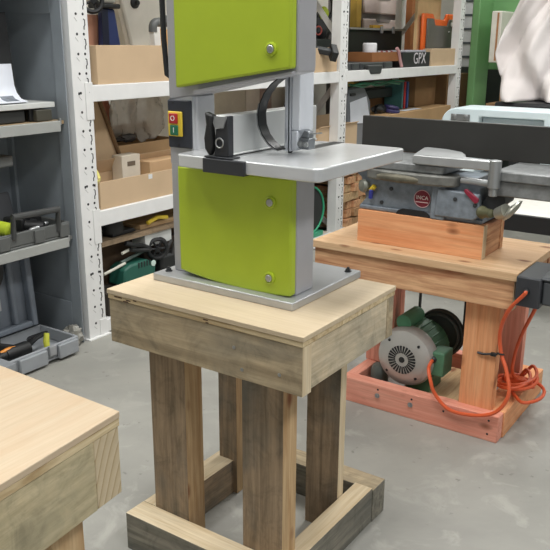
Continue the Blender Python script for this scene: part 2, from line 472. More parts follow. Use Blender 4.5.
m.build('guard_strip', P((30, 31, 32), 0.4), bs)
m = MB(); m.ribbon([(x - 0.0022, 1.6965, z - 0.001) for x, z in ctrl[4:]], (0, 0.003, 0), 0.0016)
m.build('strip_edge', STEEL, bs)
m = MB(); m.tube([(-1.475, 1.72, 1.72), (-1.525, 1.70, 1.66), (-1.534, 1.69, 1.607), (-1.532, 1.69, 1.502), (-1.525, 1.69, 1.41), (-1.475, 1.715, 1.37)], 0.008)
m.build('black_pipe', BLACK, bs)  # stands for a black pipe beside the upper housing
m = MB(); m.lathe((-1.28, 1.731, 1.0), (0, 1, 0), [(0.075, 0), (0.078, 0.05), (0.078, 0.17), (0.06, 0.2), (0.02, 0.205)], 28)
m.build('motor', DARK, bs)

# ------------------------------------------------------------------ the jointer's wooden stand
s2 = thing('work_stand', 'orange-toned timber stand with thick board top carrying the grey jointer', 'stand', (-1.12, 3.0, 0))
m = MB(); m.box(-1.655, -0.782, 2.705, 3.22, 0.669, 0.700)
m.build('tabletop', W('board', 0), s2, 0.002)
a = bx('apron', W('fir', 0), s2, (-1.648, -0.795, 2.718, 2.763, 0.553, 0.669))
MB().box(-0.7950, -0.7938, 2.7185, 2.7625, 0.5535, 0.6685).build('end_grain', W('pale', 2), a)
bx('apron', W('fir', 0), s2, (-1.648, -0.795, 3.16, 3.205, 0.553, 0.669))
bx('apron', W('fir', 1), s2, (-1.648, -1.603, 2.763, 3.16, 0.553, 0.669))
bx('apron', W('fir', 1), s2, (-0.845, -0.80, 2.763, 3.16, 0.58, 0.669))
bx('leg', W('pinkpale', 2), s2, (-0.988, -0.852, 2.768, 2.815, 0.105, 0.667))
bx('leg', W('pink', 2), s2, (-0.988, -0.852, 3.11, 3.157, 0.105, 0.667))
bx('leg', W('pink', 2), s2, (-1.505, -1.368, 2.95, 2.995, 0.111, 0.667))
bx('leg', W('pink', 2), s2, (-1.505, -1.42, 3.11, 3.157, 0.111, 0.667))
fr = bx('base_rail', W('pink', 0), s2, (-1.50, -0.806, 2.722, 2.78, 0, 0.11), 0.003)
for x, z in ((-1.327, 0.062), (-1.175, 0.062)):
    m = MB(); m.cyl((x, 2.722, z), (x, 2.7205, z), 0.011); m.cyl((x, 2.7205, z), (x, 2.713, z), 0.007, n=6)
    m.build('bolt', STEEL, fr)
for x, z in ((-1.325, 0.09), (-1.17, 0.088), (-0.843, 0.088), (-0.845, 0.03), (-1.03, 0.075)):
    MB().cyl((x, 2.7225, z), (x, 2.7212, z), 0.0045, n=10).build('screw', BLACK, fr)
bx('base_rail', W('pinkpale', 1), s2, (-0.90, -0.80, 2.7805, 3.30, 0, 0.11), 0.003)
bx('base_rail', W('pink', 1), s2, (-1.50, -1.45, 2.7805, 3.30, 0, 0.11), 0.003)
bx('base_rail', W('pink', 0), s2, (-1.45, -0.90, 3.25, 3.30, 0, 0.11), 0.003)

# riser box below the jointer
rb = thing('riser_box', 'low open timber box lifting the jointer above the board top', 'box', (-1.22, 2.93, 0.70))
bx('front_board', W('pinkpale', 0), rb, (-1.497, -0.957, 2.808, 2.845, 0.7003, 0.833))
bx('back_board', W('fir', 0), rb, (-1.497, -0.957, 3.015, 3.052, 0.7003, 0.833))
bx('end_board', W('fir', 1), rb, (-1.0, -0.960, 2.845, 3.015, 0.7003, 0.828))
bx('end_board', W('fir', 1), rb, (-1.494, -1.455, 2.845, 3.015, 0.7003, 0.828))
MB().box(-0.957, -0.9555, 2.8085, 2.8445, 0.7005, 0.8325).build('end_grain', W('pale', 2), rb)

# ------------------------------------------------------------------ the jointer
jt = thing('jointer', 'old grey cast-iron jointer with a black fence sitting on the timber riser box', 'jointer', (-1.22, 2.93, 0.833))
m = MB()
m.box(-1.50, -0.972, 2.822, 3.04, 0.8335, 0.852)
m.prism([(-1.50, 0.850), (-1.475, 0.880), (-1.50, 0.965), (-1.535, 0.99), (-1.535, 1.0), (-0.94, 1.0), (-0.94, 0.985), (-0.99, 0.97), (-0.985, 0.90), (-0.972, 0.850)], 'xz', 2.83, 3.03)
m.prism([(-1.16, 0.850), (-1.0, 0.850), (-0.975, 0.87), (-0.985, 0.95), (-1.15, 0.96)], 'xz', 2.80, 2.835)
m.prism([(-1.178, 0.8335), (-1.12, 0.8335), (-1.12, 0.96), (-1.145, 0.99), (-1.178, 0.99)], 'xz', 2.806, 2.835)
m.build('body', JOINT, jt, 0.006)
MB().prism([(-1.33, 0.8335), (-1.18, 0.8335), (-1.19, 0.85), (-1.21, 0.858), (-1.30, 0.858), (-1.32, 0.85)], 'xz', 2.8165, 2.8225).build('base_opening', BLACK, jt)
m = MB(); m.prism(rr(-1.60, -1.122, 2.79, 3.075, 0.03), 'xy', 1.012, 1.047)
m.build('outfeed_table', CAST, jt, 0.006)
m = MB(); m.prism([(-1.46, 2.80), (-1.41, 2.785), (-1.30, 2.772), (-1.20, 2.772), (-1.11, 2.785), (-1.078, 2.80), (-1.07, 2.83), (-1.09, 2.87), (-1.46, 2.87)], 'xy', 0.968, 1.0115)
m.build('table_apron', P((116, 116, 111), 0.5, 0.3, 0.25, 30), jt, 0.008)
m = MB(); m.lathe((-1.30, 2.778, 0.985), (1, 0, 0), [(0.008, -0.10), (0.014, -0.08), (0.018, 0.0), (0.014, 0.06), (0.008, 0.08)], 16)
m.build('table_hinge', P((104, 100, 86), 0.55, 0.4, 0.3, 40), jt)
m = MB(); m.box(-0.93, -0.45, 2.80, 3.075, 1.010, 1.047)
m.box(-0.93, -0.45, 2.815, 3.0, 0.952, 1.010); m.prism([(-1.02, 1.0), (-0.93, 1.047), (-0.93, 0.955), (-0.99, 0.97)], 'xz', 2.86, 3.0)
m.build('infeed_table', CAST, jt, 0.005)
m = MB(); m.prism([(-1.247, 2.768), (-0.925, 2.775), (-0.912, 2.79), (-0.918, 2.815), (-1.02, 2.815), (-1.055, 2.83), (-1.085, 2.90), (-1.12, 2.955), (-1.20, 3.0), (-1.29, 3.012), (-1.30, 2.99)], 'xy', 1.0485, 1.085)
m.build('cutter_guard', P((176, 178, 178), 0.35, 0.5, 0.08), jt, 0.005)
m = MB(); m.cyl((-0.928, 2.79, 0.985), (-0.928, 2.79, 1.0875), 0.023); m.cyl((-0.928, 2.79, 0.955), (-0.928, 2.79, 0.985), 0.016)
m.build('guard_post', STEEL, jt, 0.002)
m = MB(); m.cyl((-1.062, 2.812, 1.000), (-0.955, 2.812, 0.996), 0.013)
m.build('adjuster_tube', P((168, 170, 170), 0.35, 0.4), jt, 0.003)
m = MB(); m.box(-1.633, -0.42, 3.0755, 3.100, 1.0475, 1.190)
m.build('fence', P((46, 45, 42), 0.5, 0, 0.12, 4), jt, 0.002)
# badge
bd = MB().lathe((-1.222, 2.829, 0.905), (0, -1, 0), [(0.0355, 0), (0.0355, 0.0025), (0.030, 0.0035)], 32).build('badge', P((120, 30, 44), 0.4), jt)
MB().torus((-1.222, 2.8265, 0.905), (0, 1, 0), 0.0345, 0.0016, 36, 6).build('badge_rim', P((206, 170, 170), 0.4), bd)
text_part('badge_text', 'INCA', 0.0215, P((226, 214, 206), 0.5), bd, (-1.222, 2.825, 0.909), ((1, 0, 0.0), (0, 0, 1)))
MB().box(-1.249, -1.195, 2.8242, 2.8252, 0.890, 0.893).build('badge_line', P((226, 200, 200), 0.5), bd)
m = MB(); m.M = Matrix.Translation((-1.012, 2.797, 0.945)) @ Matrix.Rotation(math.radians(38), 4, 'Y')
m.prism([(-0.03, -0.008), (0.03, -0.012), (0.036, 0), (0.03, 0.012), (-0.03, 0.008), (-0.036, 0)], 'xz', -0.006, 0.006)
m.build('red_lever', P((136, 34, 56), 0.45), jt, 0.003)
# handwheel knob on the right and height lever
m = MB(); m.lathe((-0.965, 2.80, 0.888), (0.7, -0.55, 0.1), [(0.022, -0.01), (0.025, 0.0), (0.018, 0.012), (0.016, 0.06), (0.006, 0.065)], 18)
m.build('handle_grip', P((92, 92, 66), 0.5, 0.2), jt)
m = MB(); m.cyl((-0.90, 2.775, 0.895), (-0.862, 2.76, 0.912), 0.022, 0.028)
m.M = Matrix.Translation((-0.842, 2.755, 0.920)) @ Matrix.Rotation(math.radians(35), 4, 'Y')
m.lathe((0, 0, 0), (1, 0, 0), [(0.008, -0.012), (0.045, 0.0), (0.048, 0.006), (0.03, 0.012)], 24)
m.build('hand_wheel', P((160, 160, 150), 0.35, 0.7), jt)
MB().prism([(-1.0, 0.89), (-0.96, 0.955), (-0.90, 0.96), (-0.895, 0.92), (-0.93, 0.89)], 'xz', 2.84, 2.95).build('side_bracket', DARK, jt, 0.004)
m = MB(); m.lathe((-1.475, 2.84, 0.93), (-0.5, -0.8, 0), [(0.02, -0.01), (0.029, 0.016), (0.024, 0.028), (0.010, 0.032)], 18)
m.build('end_knob', P((128, 130, 120), 0.4, 0.3), jt)
m = MB(); m.cyl((-1.445, 2.815, 0.885), (-1.44, 2.81, 0.92), 0.009); m.build('cable_clip', P((50, 60, 150), 0.4), jt)
m = MB(); m.cyl((-1.448, 2.822, 0.915), (-1.43, 2.815, 0.935), 0.010); m.build('wire_nut', YELLOW, jt)
for x, z in ((-1.36, 0.93), (-1.075, 0.925), (-0.995, 0.91), (-1.40, 0.87)):
    MB().lathe((x, 2.80 if x > -1.16 else 2.83, z), (0, -1, 0), [(0.008, 0), (0.008, 0.004), (0.002, 0.005)], 12).build('bolt', DARK, jt)
bx('shim', BLACK, jt, (-1.47, -1.43, 2.80, 2.82, 1.0, 1.013), 0.002)

# ------------------------------------------------------------------ motor inside the stand, belt, cord
mo = thing('electric_motor', 'green electric motor with a silver slotted end cover on the stand base', 'motor', (-1.25, 2.93, 0.0))
cx, cz = -1.254, 0.221
m = MB()
m.mi = 0; m.lathe((cx, 2.80, cz), (0, 1, 0), [(0.01, -0.012), (0.05, -0.012), (0.088, -0.006), (0.120, 0.012), (0.129, 0.035), (0.129, 0.07)], 48)
m.mi = 1
for k in range(26):
    a = 2 * PI * k / 26
    c, s = math.cos(a), math.sin(a); w = 0.0036
    q = [(cx + c * r - s * d, cz + s * r + c * d) for r, d in ((0.030, -w * .7), (0.062, -w * 1.25), (0.062, w * 1.25), (0.030, w * .7))]
    m.hexa([(x, 2.7868, z) for x, z in q], [(x, 2.795, z) for x, z in q])
m.cyl((cx, 2.7865, cz), (cx, 2.80, cz), 0.013)
for a in (0.8, 2.3, 3.9, 5.4):
    m.cyl((cx + 0.097 * math.cos(a), 2.796, cz + 0.097 * math.sin(a)), (cx + 0.097 * math.cos(a), 2.812, cz + 0.097 * math.sin(a)), 0.006, n=10)
m.build('end_cover', [P((178, 176, 170), 0.4, 0.35, 0.05), BLACK], mo)
MG = P((80, 126, 96), 0.5, 0.1, 0.12, 22)
m = MB(); m.lathe((cx, 2.87, cz), (0, 1, 0), [(0.118, 0), (0.118, 0.15), (0.098, 0.17), (0.03, 0.175)], 36)
for k in range(24):
    a = 2 * PI * k / 24
    p = Vector((cx + 0.119 * math.cos(a), 0, cz + 0.119 * math.sin(a)))
    m.tube([(p.x, 2.872, p.z), (p.x, 3.015, p.z)], 0.004, 6)
m.build('housing', MG, mo)
m = MB(); m.lathe((cx - 0.03, 2.855, cz + 0.14), (0, 1, 0), [(0.02, -0.006), (0.034, 0), (0.034, 0.14), (0.02, 0.146)], 20)
m.build('capacitor_cover', P((86, 144, 108), 0.5, 0.05), mo)
bx('terminal_box', MG, mo, (-1.150, -1.085, 2.83, 2.93, 0.165, 0.27), 0.006)
MB().lathe((-1.13, 2.83, 0.238), (0, -1, 0), [(0.014, 0), (0.014, 0.006), (0.008, 0.012)], 14).build('cable_gland', BLACK, mo)
bx('foot', MG, mo, (-1.27, -1.16, 2.88, 3.01, 0.06, 0.125), 0.004)
m = MB(); m.lathe((cx + 0.055, 3.048, cz + 0.05), (0, 1, 0), [(0.02, -0.02), (0.03, 0.0), (0.095, 0.004), (0.104, 0), (0.107, 0.003), (0.098, 0.014), (0.107, 0.025), (0.104, 0.028), (0.09, 0.028)], 40)
m.torus((cx + 0.055, 3.043, cz + 0.05), (0, 1, 0), 0.088, 0.007, 36, 6)
m.build('pulley', P((78, 84, 80), 0.45, 0.3), mo)
tag(bx('motor_board', W('raw', 1), None, (-1.278, -1.03, 2.83, 3.20, 0.0, 0.06)), 'pale wooden board under the green electric motor', 'board')
m = MB()
m.ribbon([(-1.304, 3.062, z) for z in (0.29, 0.50, 0.70)], (0, 0.014, 0), 0.008)
m.ribbon([(-1.094, 3.062, z) for z in (0.28, 0.50, 0.70)], (0, 0.014, 0), 0.008)
m.ribbon([(-1.199 + 0.108 * math.cos(a), 3.062, 0.271 + 0.108 * math.sin(a)) for a in [PI + PI * i / 20 for i in range(21)]], (0, 0.013, 0), 0.007)
tag(m.build('drive_belt', BLACK), 'black drive belt running up from the green motor pulley', 'belt')
tag(MB().lathe((-1.40, 2.885, 0.02), (0, 0, 1), [(0.035, 0), (0.04, 0.01), (0.04, 0.085), (0.03, 0.11), (0.005, 0.12)], 20).build('metal_can', P((110, 118, 112), 0.4, 0.4)), 'small domed grey-green can behind the pink base rail, left of the motor', 'can')

def smooth_path(pts, k=6):
    pts = [Vector(p) for p in pts]; out = []
    for i in range(len(pts) - 1):
        p0, p1, p2, p3 = pts[max(i - 1, 0)], pts[i], pts[i + 1], pts[min(i + 2, len(pts) - 1)]
        for j in range(k):
            t = j / k
            out.append(0.5 * ((2 * p1) + (p2 - p0) * t + (2 * p0 - 5 * p1 + 4 * p2 - p3) * t * t + (3 * p1 - p0 - 3 * p2 + p3) * t ** 3))
    out.append(pts[-1]); return out
sw = thing('switch_box', 'black plastic switch box with orange cords, at the right of the jointer stand', 'switch box', (-0.70, 2.75, 0.58))
m = MB(); m.box(-0.780, -0.690, 2.68, 2.92, 0.588, 0.70); m.build('housing', P((52, 54, 58), 0.5), sw, 0.006)
m = MB(); m.box(-0.690, -0.52, 2.70, 2.90, 0.60, 0.69); m.box(-0.70, -0.52, 2.695, 2.905, 0.690, 0.705); m.build('cover', P((74, 77, 80), 0.5), sw, 0.008)
m = MB(); m.lathe((-0.738, 2.68, 0.648), (0, -1, 0), [(0.012, 0), (0.012, 0.008), (0.007, 0.014)], 16); m.build('cable_gland', BLACK, sw)
cord = thing('extension_lead', 'orange power cord looping from the green motor up to the black switch box', 'cord', (-0.85, 2.75, 0.11))
p1 = [(-1.13, 2.815, 0.238), (-1.112, 2.74, 0.235), (-1.088, 2.708, 0.20), (-1.065, 2.705, 0.15), (-1.002, 2.705, 0.098), (-0.90, 2.705, 0.102), (-0.815, 2.705, 0.140), (-0.774, 2.71, 0.22), (-0.796, 2.735, 0.30), (-0.832, 2.755, 0.37), (-0.838, 2.745, 0.46), (-0.80, 2.70, 0.56), (-0.742, 2.668, 0.64), (-0.738, 2.668, 0.648)]
MB().tube(smooth_path(p1), 0.0075, 8).build('motor_cord', ORANGE, cord)
coil = []
for k in range(46):
    t = k / 45; a = 2 * PI * 3.4 * t + 0.6
    R = 0.072 + 0.016 * math.sin(5 * t * PI)
    coil.append((-0.832 + R * math.cos(a) * 0.95 + 0.03 * math.sin(7 * t), 3.0 + R * math.sin(a) * 1.25, 0.122 + 0.012 * (k % 14) / 3 + 0.022 * t))
p2 = [(-0.735, 2.90, 0.587), (-0.765, 2.90, 0.50), (-0.80, 2.90, 0.40), (-0.825, 2.92, 0.30), (-0.83, 2.95, 0.20)] + coil + [(-0.80, 2.90, 0.135), (-0.755, 2.87, 0.13), (-0.715, 2.94, 0.13), (-0.722, 3.03, 0.13), (-0.77, 3.08, 0.135), (-0.82, 3.06, 0.14)]
MB().tube(smooth_path(p2, 4), 0.0072, 8).build('coiled_cord', ORANGE, cord)
m = MB(); m.box(-0.870, -0.790, 2.960, 3.0, 0.158, 0.185); m.cyl((-0.80, 2.98, 0.171), (-0.76, 2.985, 0.165), 0.012)
m.build('plug', ORANGE, cord, 0.004)
m = MB(); m.tube([(-0.925, 2.763, 0.342), (-0.90, 2.760, 0.342), (-0.86, 2.757, 0.352), (-0.845, 2.755, 0.356)], 0.005, 6); m.torus((-0.833, 2.755, 0.360), (0, 0.3, 1), 0.012, 0.004, 16, 6); m.box(-0.87, -0.85, 2.752, 2.764, 0.344, 0.357)
tag(m.build('cable_tie', BLACK), 'black cable tie fixing the orange cord to the stand leg', 'cable tie')

# ------------------------------------------------------------------ foreground table corner
ft = thing('work_table', 'pale pine-plywood table cut off by the lower left corner of the photo', 'table', (-1.15, 0.7, 0))
C = Vector((-0.987, 0.929)); U = Vector((-0.9995, 0.022)); V = Vector((0.10, -0.995))
def q(u, v): r = C + U * u + V * v; return (r.x, r.y)
def slab(u0, u1, v0, v1, z0, z1, mb=None):
    mb = mb or MB(); return mb.prism([q(u0, v0), q(u0, v1), q(u1, v1), q(u1, v0)], 'xy', z0, z1)
m = MB(); m.mi = 0; slab(0, 0.70, 0, 0.62, 0.8165, 0.83, m); m.mi = 1; slab(0.001, 0.699, 0.001, 0.619, 0.800, 0.8165, m)
m.build('tabletop', [W('pine_ply', 1), W('ply_edge', 1)], ft, 0.0015)
slab(0.003, 0.697, 0.003, 0.072, 0.657, 0.80).build('apron', end_grain(), ft, 0.002)
slab(0.003, 0.697, 0.548, 0.617, 0.657, 0.80).build('apron', W('pale', 2), ft, 0.002)
slab(0.003, 0.045, 0.0725, 0.5475, 0.656, 0.80).build('apron', W('sage', 1), ft, 0.002)
slab(0.655, 0.697, 0.0725, 0.5475, 0.656, 0.80).build('apron', W('sage', 1), ft, 0.002)
for u, v in ((0.047, 0.075), (0.055, 0.46), (0.60, 0.075), (0.60, 0.46)):
    slab(u, u + 0.05, v, v + 0.085, 0.0, 0.80).build('leg', W('raw', 2), ft, 0.002)

# ------------------------------------------------------------------ long white shelving rack
FX = -2.92
rk = thing('storage_rack', 'long white bolted steel storage rack with perforated posts behind the bandsaw', 'rack', (-3.25, 5.0, 0))
POSTS = [(2.572, 2.690), (5.112, 5.225), (7.39, 7.50)]
HOLE = P((44, 44, 46), 0.8)
def post(y0, y1, x0, x1, front):
    m = MB(); m.mi = 0; m.box(x0, x1, y0, y1, 0, 2.35)
    m.box(x0 - 0.015, x1 + 0.02, y0 - 0.015, y1 + 0.015, 0, 0.006)
    m.mi = 1
    if front:
        w = y1 - y0; z = 0.08; k = 0
        while z < 2.3:
            for fy, r in ((0.40, 0.0066), (0.76, 0.0066)):
                m.cyl((x1 - 0.0005, y0 + w * fy, z), (x1 + 0.0006, y0 + w * fy, z), r, n=10)
            if k % 5 == 3:
                for fy in (0.30, 0.84): m.cyl((x1 - 0.0005, y0 + w * fy, z - 0.008), (x1 + 0.0006, y0 + w * fy, z + 0.004), 0.004, n=8)
            m.mi = 2
            m.ribbon([(x1 + 0.0004, y0 + w * 0.30, z - 0.015), (x1 + 0.0004, y0 + w * 0.44, z - 0.033)], (0.0008, 0, 0), 0.0028)
            m.mi = 1
            yb = y0 + w * 0.80
            m.ribbon([(x1 + 0.0005, yb - 0.004, z - 0.022), (x1 + 0.0005, yb + 0.004, z - 0.026), (x1 + 0.0005, yb + 0.005, z - 0.048), (x1 + 0.0005, yb - 0.001, z - 0.056), (x1 + 0.0005, yb - 0.001, z - 0.070)], (0.001, 0, 0), 0.0055)
            z += 0.0905; k += 1
    m.build('post', [RACK, HOLE, P((190, 190, 188), 0.7)], rk, 0.0)
for y0, y1 in POSTS:
    post(y0, y1, FX - 0.075, FX, True)
    post(y0, y1, -3.60, -3.54, False)
LEV = [(0.007, 0.075), (0.585, 0.664), (1.211, 1.29), (1.98, 2.06)]
for z0, z1 in LEV:
    for (a0, a1), (b0, b1) in zip(POSTS, POSTS[1:]):
        bx('beam', RACK, rk, (FX - 0.05, FX - 0.001, a1 + 0.0005, b0 - 0.0005, z0, z1), 0.003)
        bx('beam', RACK, rk, (-3.59, -3.55, a1 + 0.0005, b0 - 0.0005, z0, z1), 0.003)
        bx('shelf_board', P((206, 198, 182), 0.7, 0, 0.04, 4), rk, (-3.55, FX - 0.052, a1 - 0.10, b0 + 0.10, z1 - 0.018, z1 - 0.002), 0.001)
    for k, (y0, y1) in enumerate(POSTS):
        if k < 2: bx('connector_plate', RACK, rk, (FX, FX + 0.004, y1 - 0.044, y1 + 0.004, z0 - 0.085, z1 + 0.015), 0.0015)
def brace(ym, a, b):
    MB().ribbon([(a[0], ym, a[1]), (b[0], ym, b[1])], (0, 0.012, 0), 0.042).build('brace', P((198, 196, 192), 0.5), rk)
for ym in (2.63, 5.165):
    brace(ym, (-2.95, 1.50), (-3.56, 2.25)); brace(ym, (-2.97, 1.212), (-3.56, 0.48)); brace(ym, (-2.97, 0.10), (-3.56, 0.45))
brace(7.445, (-3.565, 1.56), (-2.96, 2.30)); brace(7.445, (-3.565, 1.15), (-2.96, 0.45))

# ------------------------------------------------------------------ steel locker on the left
lk = thing('storage_cabinet', 'open dark grey steel cabinet standing left of the white rack', 'cabinet', (-3.16, 2.05, 0))
CAB = P((150, 158, 164), 0.45, 0.1, 0.05)
bx('side_panel', CAB, lk, (-3.40, -3.36, 2.53, 2.556, 0, 2.0), 0.001)
m = MB(); m.box(-2.995, -2.922, 2.53, 2.536, 0, 2.0); m.box(-3.36, -2.995, 2.53, 2.536, 1.62, 2.0); m.box(-3.36, -2.995, 2.53, 2.536, 0, 0.207)
m.build('side_panel', CAB, lk, 0.002)
m = MB(); m.box(-3.36, -2.995, 2.546, 2.552, 0.2, 1.63)
m.build('recessed_panel', CAB, lk)
bx('back_panel', CAB, lk, (-3.41, -3.40, 1.45, 2.556, 0, 2.0), 0.001)
bx('side_panel', CAB, lk, (-3.40, -2.922, 1.45, 1.476, 0, 2.0), 0.001)
bx('top_panel', CAB, lk, (-3.41, -2.922, 1.45, 2.54, 2.0, 2.02), 0.001)
bx('bottom_panel', P((78, 80, 80), 0.6), lk, (-3.40, -2.95, 1.476, 2.53, 0.0, 0.012), 0.001)
LIP = P((168, 170, 166), 0.5, 0.1)
for z0, z1, top in ((1.087, 1.136, P((170, 146, 112), 0.7)), (0.523, 0.569, P((120, 122, 120), 0.6)), (1.72, 1.765, LIP)):
    s = bx('shelf', LIP, lk, (-2.945, -2.922, 1.478, 2.484, z0, z1), 0.002)
    bx('shelf_top', top, s, (-3.39, -2.9455, 1.478, 2.525, z1 - 0.018, z1 - 0.001), 0.001)
    bx('shelf_clip', STEEL, s, (-2.94, -2.926, 2.484, 2.494, z1 - 0.02, z1 + 0.012), 0.001)

# cabinet contents
oc = thing('tool_case', 'open case with upright dark lid and white instruction sheet on the top cabinet shelf', 'case', (-3.15, 2.1, 1.137))
bx('tray', P((44, 46, 46), 0.6), oc, (-3.30, -2.985, 1.85, 2.335, 1.1375, 1.193), 0.006)
bx('tray_rim', P((206, 208, 204), 0.45), oc, (-3.31, -2.965, 1.84, 2.495, 1.197, 1.222), 0.003)
m = MB(); m.ribbon([(-3.02, 2.145, 1.223), (-3.045, 2.145, 1.233), (-3.075, 2.145, 1.262), (-3.09, 2.145, 1.30), (-3.10, 2.145, 1.40), (-3.12, 2.145, 1.62)], (0, 0.46, 0), 0.012)
ol = m.build('lid', BLACK, oc)
m = MB(); m.ribbon([(-2.985, 2.14, 1.2285), (-3.035, 2.14, 1.239), (-3.064, 2.14, 1.266), (-3.078, 2.14, 1.30), (-3.087, 2.14, 1.395)], (0, 0.44, 0), 0.003)
m.build('instruction_sheet', PAPER, ol)
m = MB(); m.ribbon([(-3.000, 2.29, 1.2325), (-3.033, 2.29, 1.2415), (-3.048, 2.29, 1.254)], (0, 0.07, 0), 0.002)
m.build('sheet_print', P((120, 126, 134), 0.7, 0, 0.3, 60), ol)
bx('tray_foot', BLACK, oc, (-3.0, -2.984, 2.36, 2.43, 1.1375, 1.1965), 0.003)
tag(bx('parts_box', P((66, 64, 54), 0.6), None, (-3.20, -2.96, 2.38, 2.47, 1.1372, 1.19), 0.004), 'small drab box under the open case rim on the top cabinet shelf', 'box')
tb = thing('tool_box', 'charcoal open toolbox with carry handle on the lower cabinet shelf', 'toolbox', (-3.08, 2.2, 0.569))
def tray(name, mat, parent, x0, x1, y0, y1, z0, z1, t=0.012, bev=0.006):
    m = MB(); m.box(x0, x1, y0, y1, z0, z0 + t)
    m.box(x0, x0 + t, y0, y1, z0 + t, z1); m.box(x1 - t, x1, y0, y1, z0 + t, z1)
    m.box(x0 + t, x1 - t, y0, y0 + t, z0 + t, z1); m.box(x0 + t, x1 - t, y1 - t, y1, z0 + t, z1)
    return m.build(name, mat, parent, bev)
TBM = P((92, 94, 92), 0.6)
tray('body', TBM, tb, -3.25, -2.94, 1.75, 2.51, 0.5693, 0.646)
for y in (1.95, 2.12, 2.32, 2.47):
    bx('rib', TBM, tb, (-2.940, -2.930, y - 0.03, y + 0.03, 0.575, 0.640), 0.004)
m = MB(); m.tube([(-2.945, 2.18, 0.62), (-2.935, 2.18, 0.725), (-2.935, 2.44, 0.718), (-2.945, 2.44, 0.61)], 0.016, 10); m.build('handle', P((70, 71, 70), 0.6), tb)
m = MB(); m.M = Matrix.Translation((-3.26, 2.1, 0.60)) @ Matrix.Rotation(math.radians(-14), 4, 'Y'); m.box(-0.02, 0.02, -0.33, 0.33, 0, 0.17)
m.build('lid', P((96, 98, 102), 0.5), tb, 0.01)

def hand_tool(name, label, cat, loc, rot, c1, c2, s=1.0, group=None):
    """drill-shaped power tool lying on its side; local axes, base at z=0"""
    r = thing(name, label, cat, loc, 0, group, rot)
    m = MB(); m.lathe((0, 0, 0.035 * s), (0, 1, 0), [(0.02 * s, -0.08 * s), (0.034 * s, -0.07 * s), (0.034 * s, 0.03 * s), (0.026 * s, 0.06 * s)], 16); m.build('body', c1, r, local=True)
    m = MB(); m.lathe((0, 0, 0.035 * s), (0, 1, 0), [(0.022 * s, 0.06 * s), (0.02 * s, 0.09 * s), (0.008 * s, 0.105 * s)], 14); m.build('chuck', BLACK, r, local=True)
    m = MB(); m.M = Matrix.Rotation(0.25, 4, 'Z'); m.box(0.02 * s, 0.12 * s, -0.055 * s, -0.02 * s, 0.018 * s, 0.052 * s); m.build('grip', c2, r, 0.006, local=True)
    m = MB(); m.M = Matrix.Rotation(0.25, 4, 'Z'); m.box(0.115 * s, 0.155 * s, -0.085 * s, 0.01 * s, 0.004 * s, 0.066 * s); m.build('battery', BLACK, r, 0.005, local=True)
    return r
hand_tool('power_drill', 'lime green cordless drill in the charcoal toolbox, left of its handle', 'drill', (-3.05, 2.16, 0.63), (0.1, 0.1, 1.9), HIVIS, BLACK, 1.0)
hand_tool('power_drill', 'black cordless drill behind the handle of the charcoal toolbox', 'drill', (-3.06, 2.36, 0.60), (0.1, 0, 2.4), BLACK, DARK, 0.9)
for k, (y, z) in enumerate(((2.28, 0.62), (2.36, 0.625), (2.42, 0.63))):
    tag(MB().lathe((-3.0 - 0.02 * k, y, z), (0.3, 1, 0.2), [(0.006, -0.03), (0.012, -0.02), (0.012, 0.02), (0.005, 0.035)], 12).build('socket_bit', STEEL), 'small steel bit lying in the charcoal toolbox behind its handle', 'bit', 'steel bits in the charcoal toolbox')
tag(bx('storage_tub', P((132, 134, 132), 0.5), None, (-3.33, -3.13, 1.80, 2.36, 0.917, 0.97), 0.01), 'pale grey tray edge hanging under the top cabinet shelf', 'tray')
for y in (1.85, 2.3):
    pass

fb = thing('tool_box', 'pale grey open toolbox with raised lid on the floor before the cabinet', 'toolbox', (-3.0, 2.1, 0))
PG = P((154, 158, 162), 0.5, 0, 0.05)
m = MB(); t = 0.014
def ft_tray(x0, x1, y0, y1, z0, z1):
    m.box(x0, x1, y0, y1, z0, z0 + t); m.box(x0, x0 + t, y0, y1, z0 + t, z1); m.box(x1 - t, x1, y0, y1, z0 + t, z1)
    m.box(x0 + t, x1 - t, y0, y0 + t, z0 + t, z1); m.box(x0 + t, x1 - t, y1 - t, y1, z0 + t, z1)
ft_tray(-3.13, -2.842, 1.55, 2.43, 0.0125, 0.090)
m.box(-2.842, -2.82, 2.06, 2.22, 0.012, 0.085); m.box(-2.842, -2.82, 2.29, 2.41, 0.014, 0.085)
m.build('body', PG, fb, 0.006)
bx('latch', P((158, 160, 162), 0.5), fb, (-2.842, -2.822, 2.235, 2.275, 0.045, 0.095), 0.004)
m = MB(); m.box(-2.93, -2.80, 1.62, 2.02, 0.070, 0.092); m.box(-2.90, -2.83, 1.70, 1.96, 0.092, 0.0935); m.build('carry_handle', P((150, 154, 158), 0.5), fb, 0.008)
m = MB(); m.M = Matrix.Translation((-3.135, 0, 0.10)) @ Matrix.Rotation(math.radians(-4), 4, 'Y')
m.box(-0.03, -0.012, 1.50, 2.40, 0.0, 0.47)
for a in ((-0.012, 0.035, 2.365, 2.40, 0, 0.47), (-0.012, 0.035, 1.50, 1.53, 0, 0.47), (-0.012, 0.035, 1.53, 2.365, 0, 0.03), (-0.012, 0.035, 1.53, 2.365, 0.44, 0.47)): m.box(*a)
m.box(-0.012, 0.02, 2.27, 2.30, 0.03, 0.44)
ll = m.build('lid', P((128, 136, 146), 0.45, 0, 0.06), fb, 0.008)
m = MB(); m.M = Matrix.Translation((-3.135, 0, 0.10)) @ Matrix.Rotation(math.radians(-4), 4, 'Y'); m.cyl((-0.012, 2.13, 0.33), (0.03, 2.13, 0.33), 0.11, n=28); m.build('lid_pocket', P((52, 54, 56), 0.5), ll)
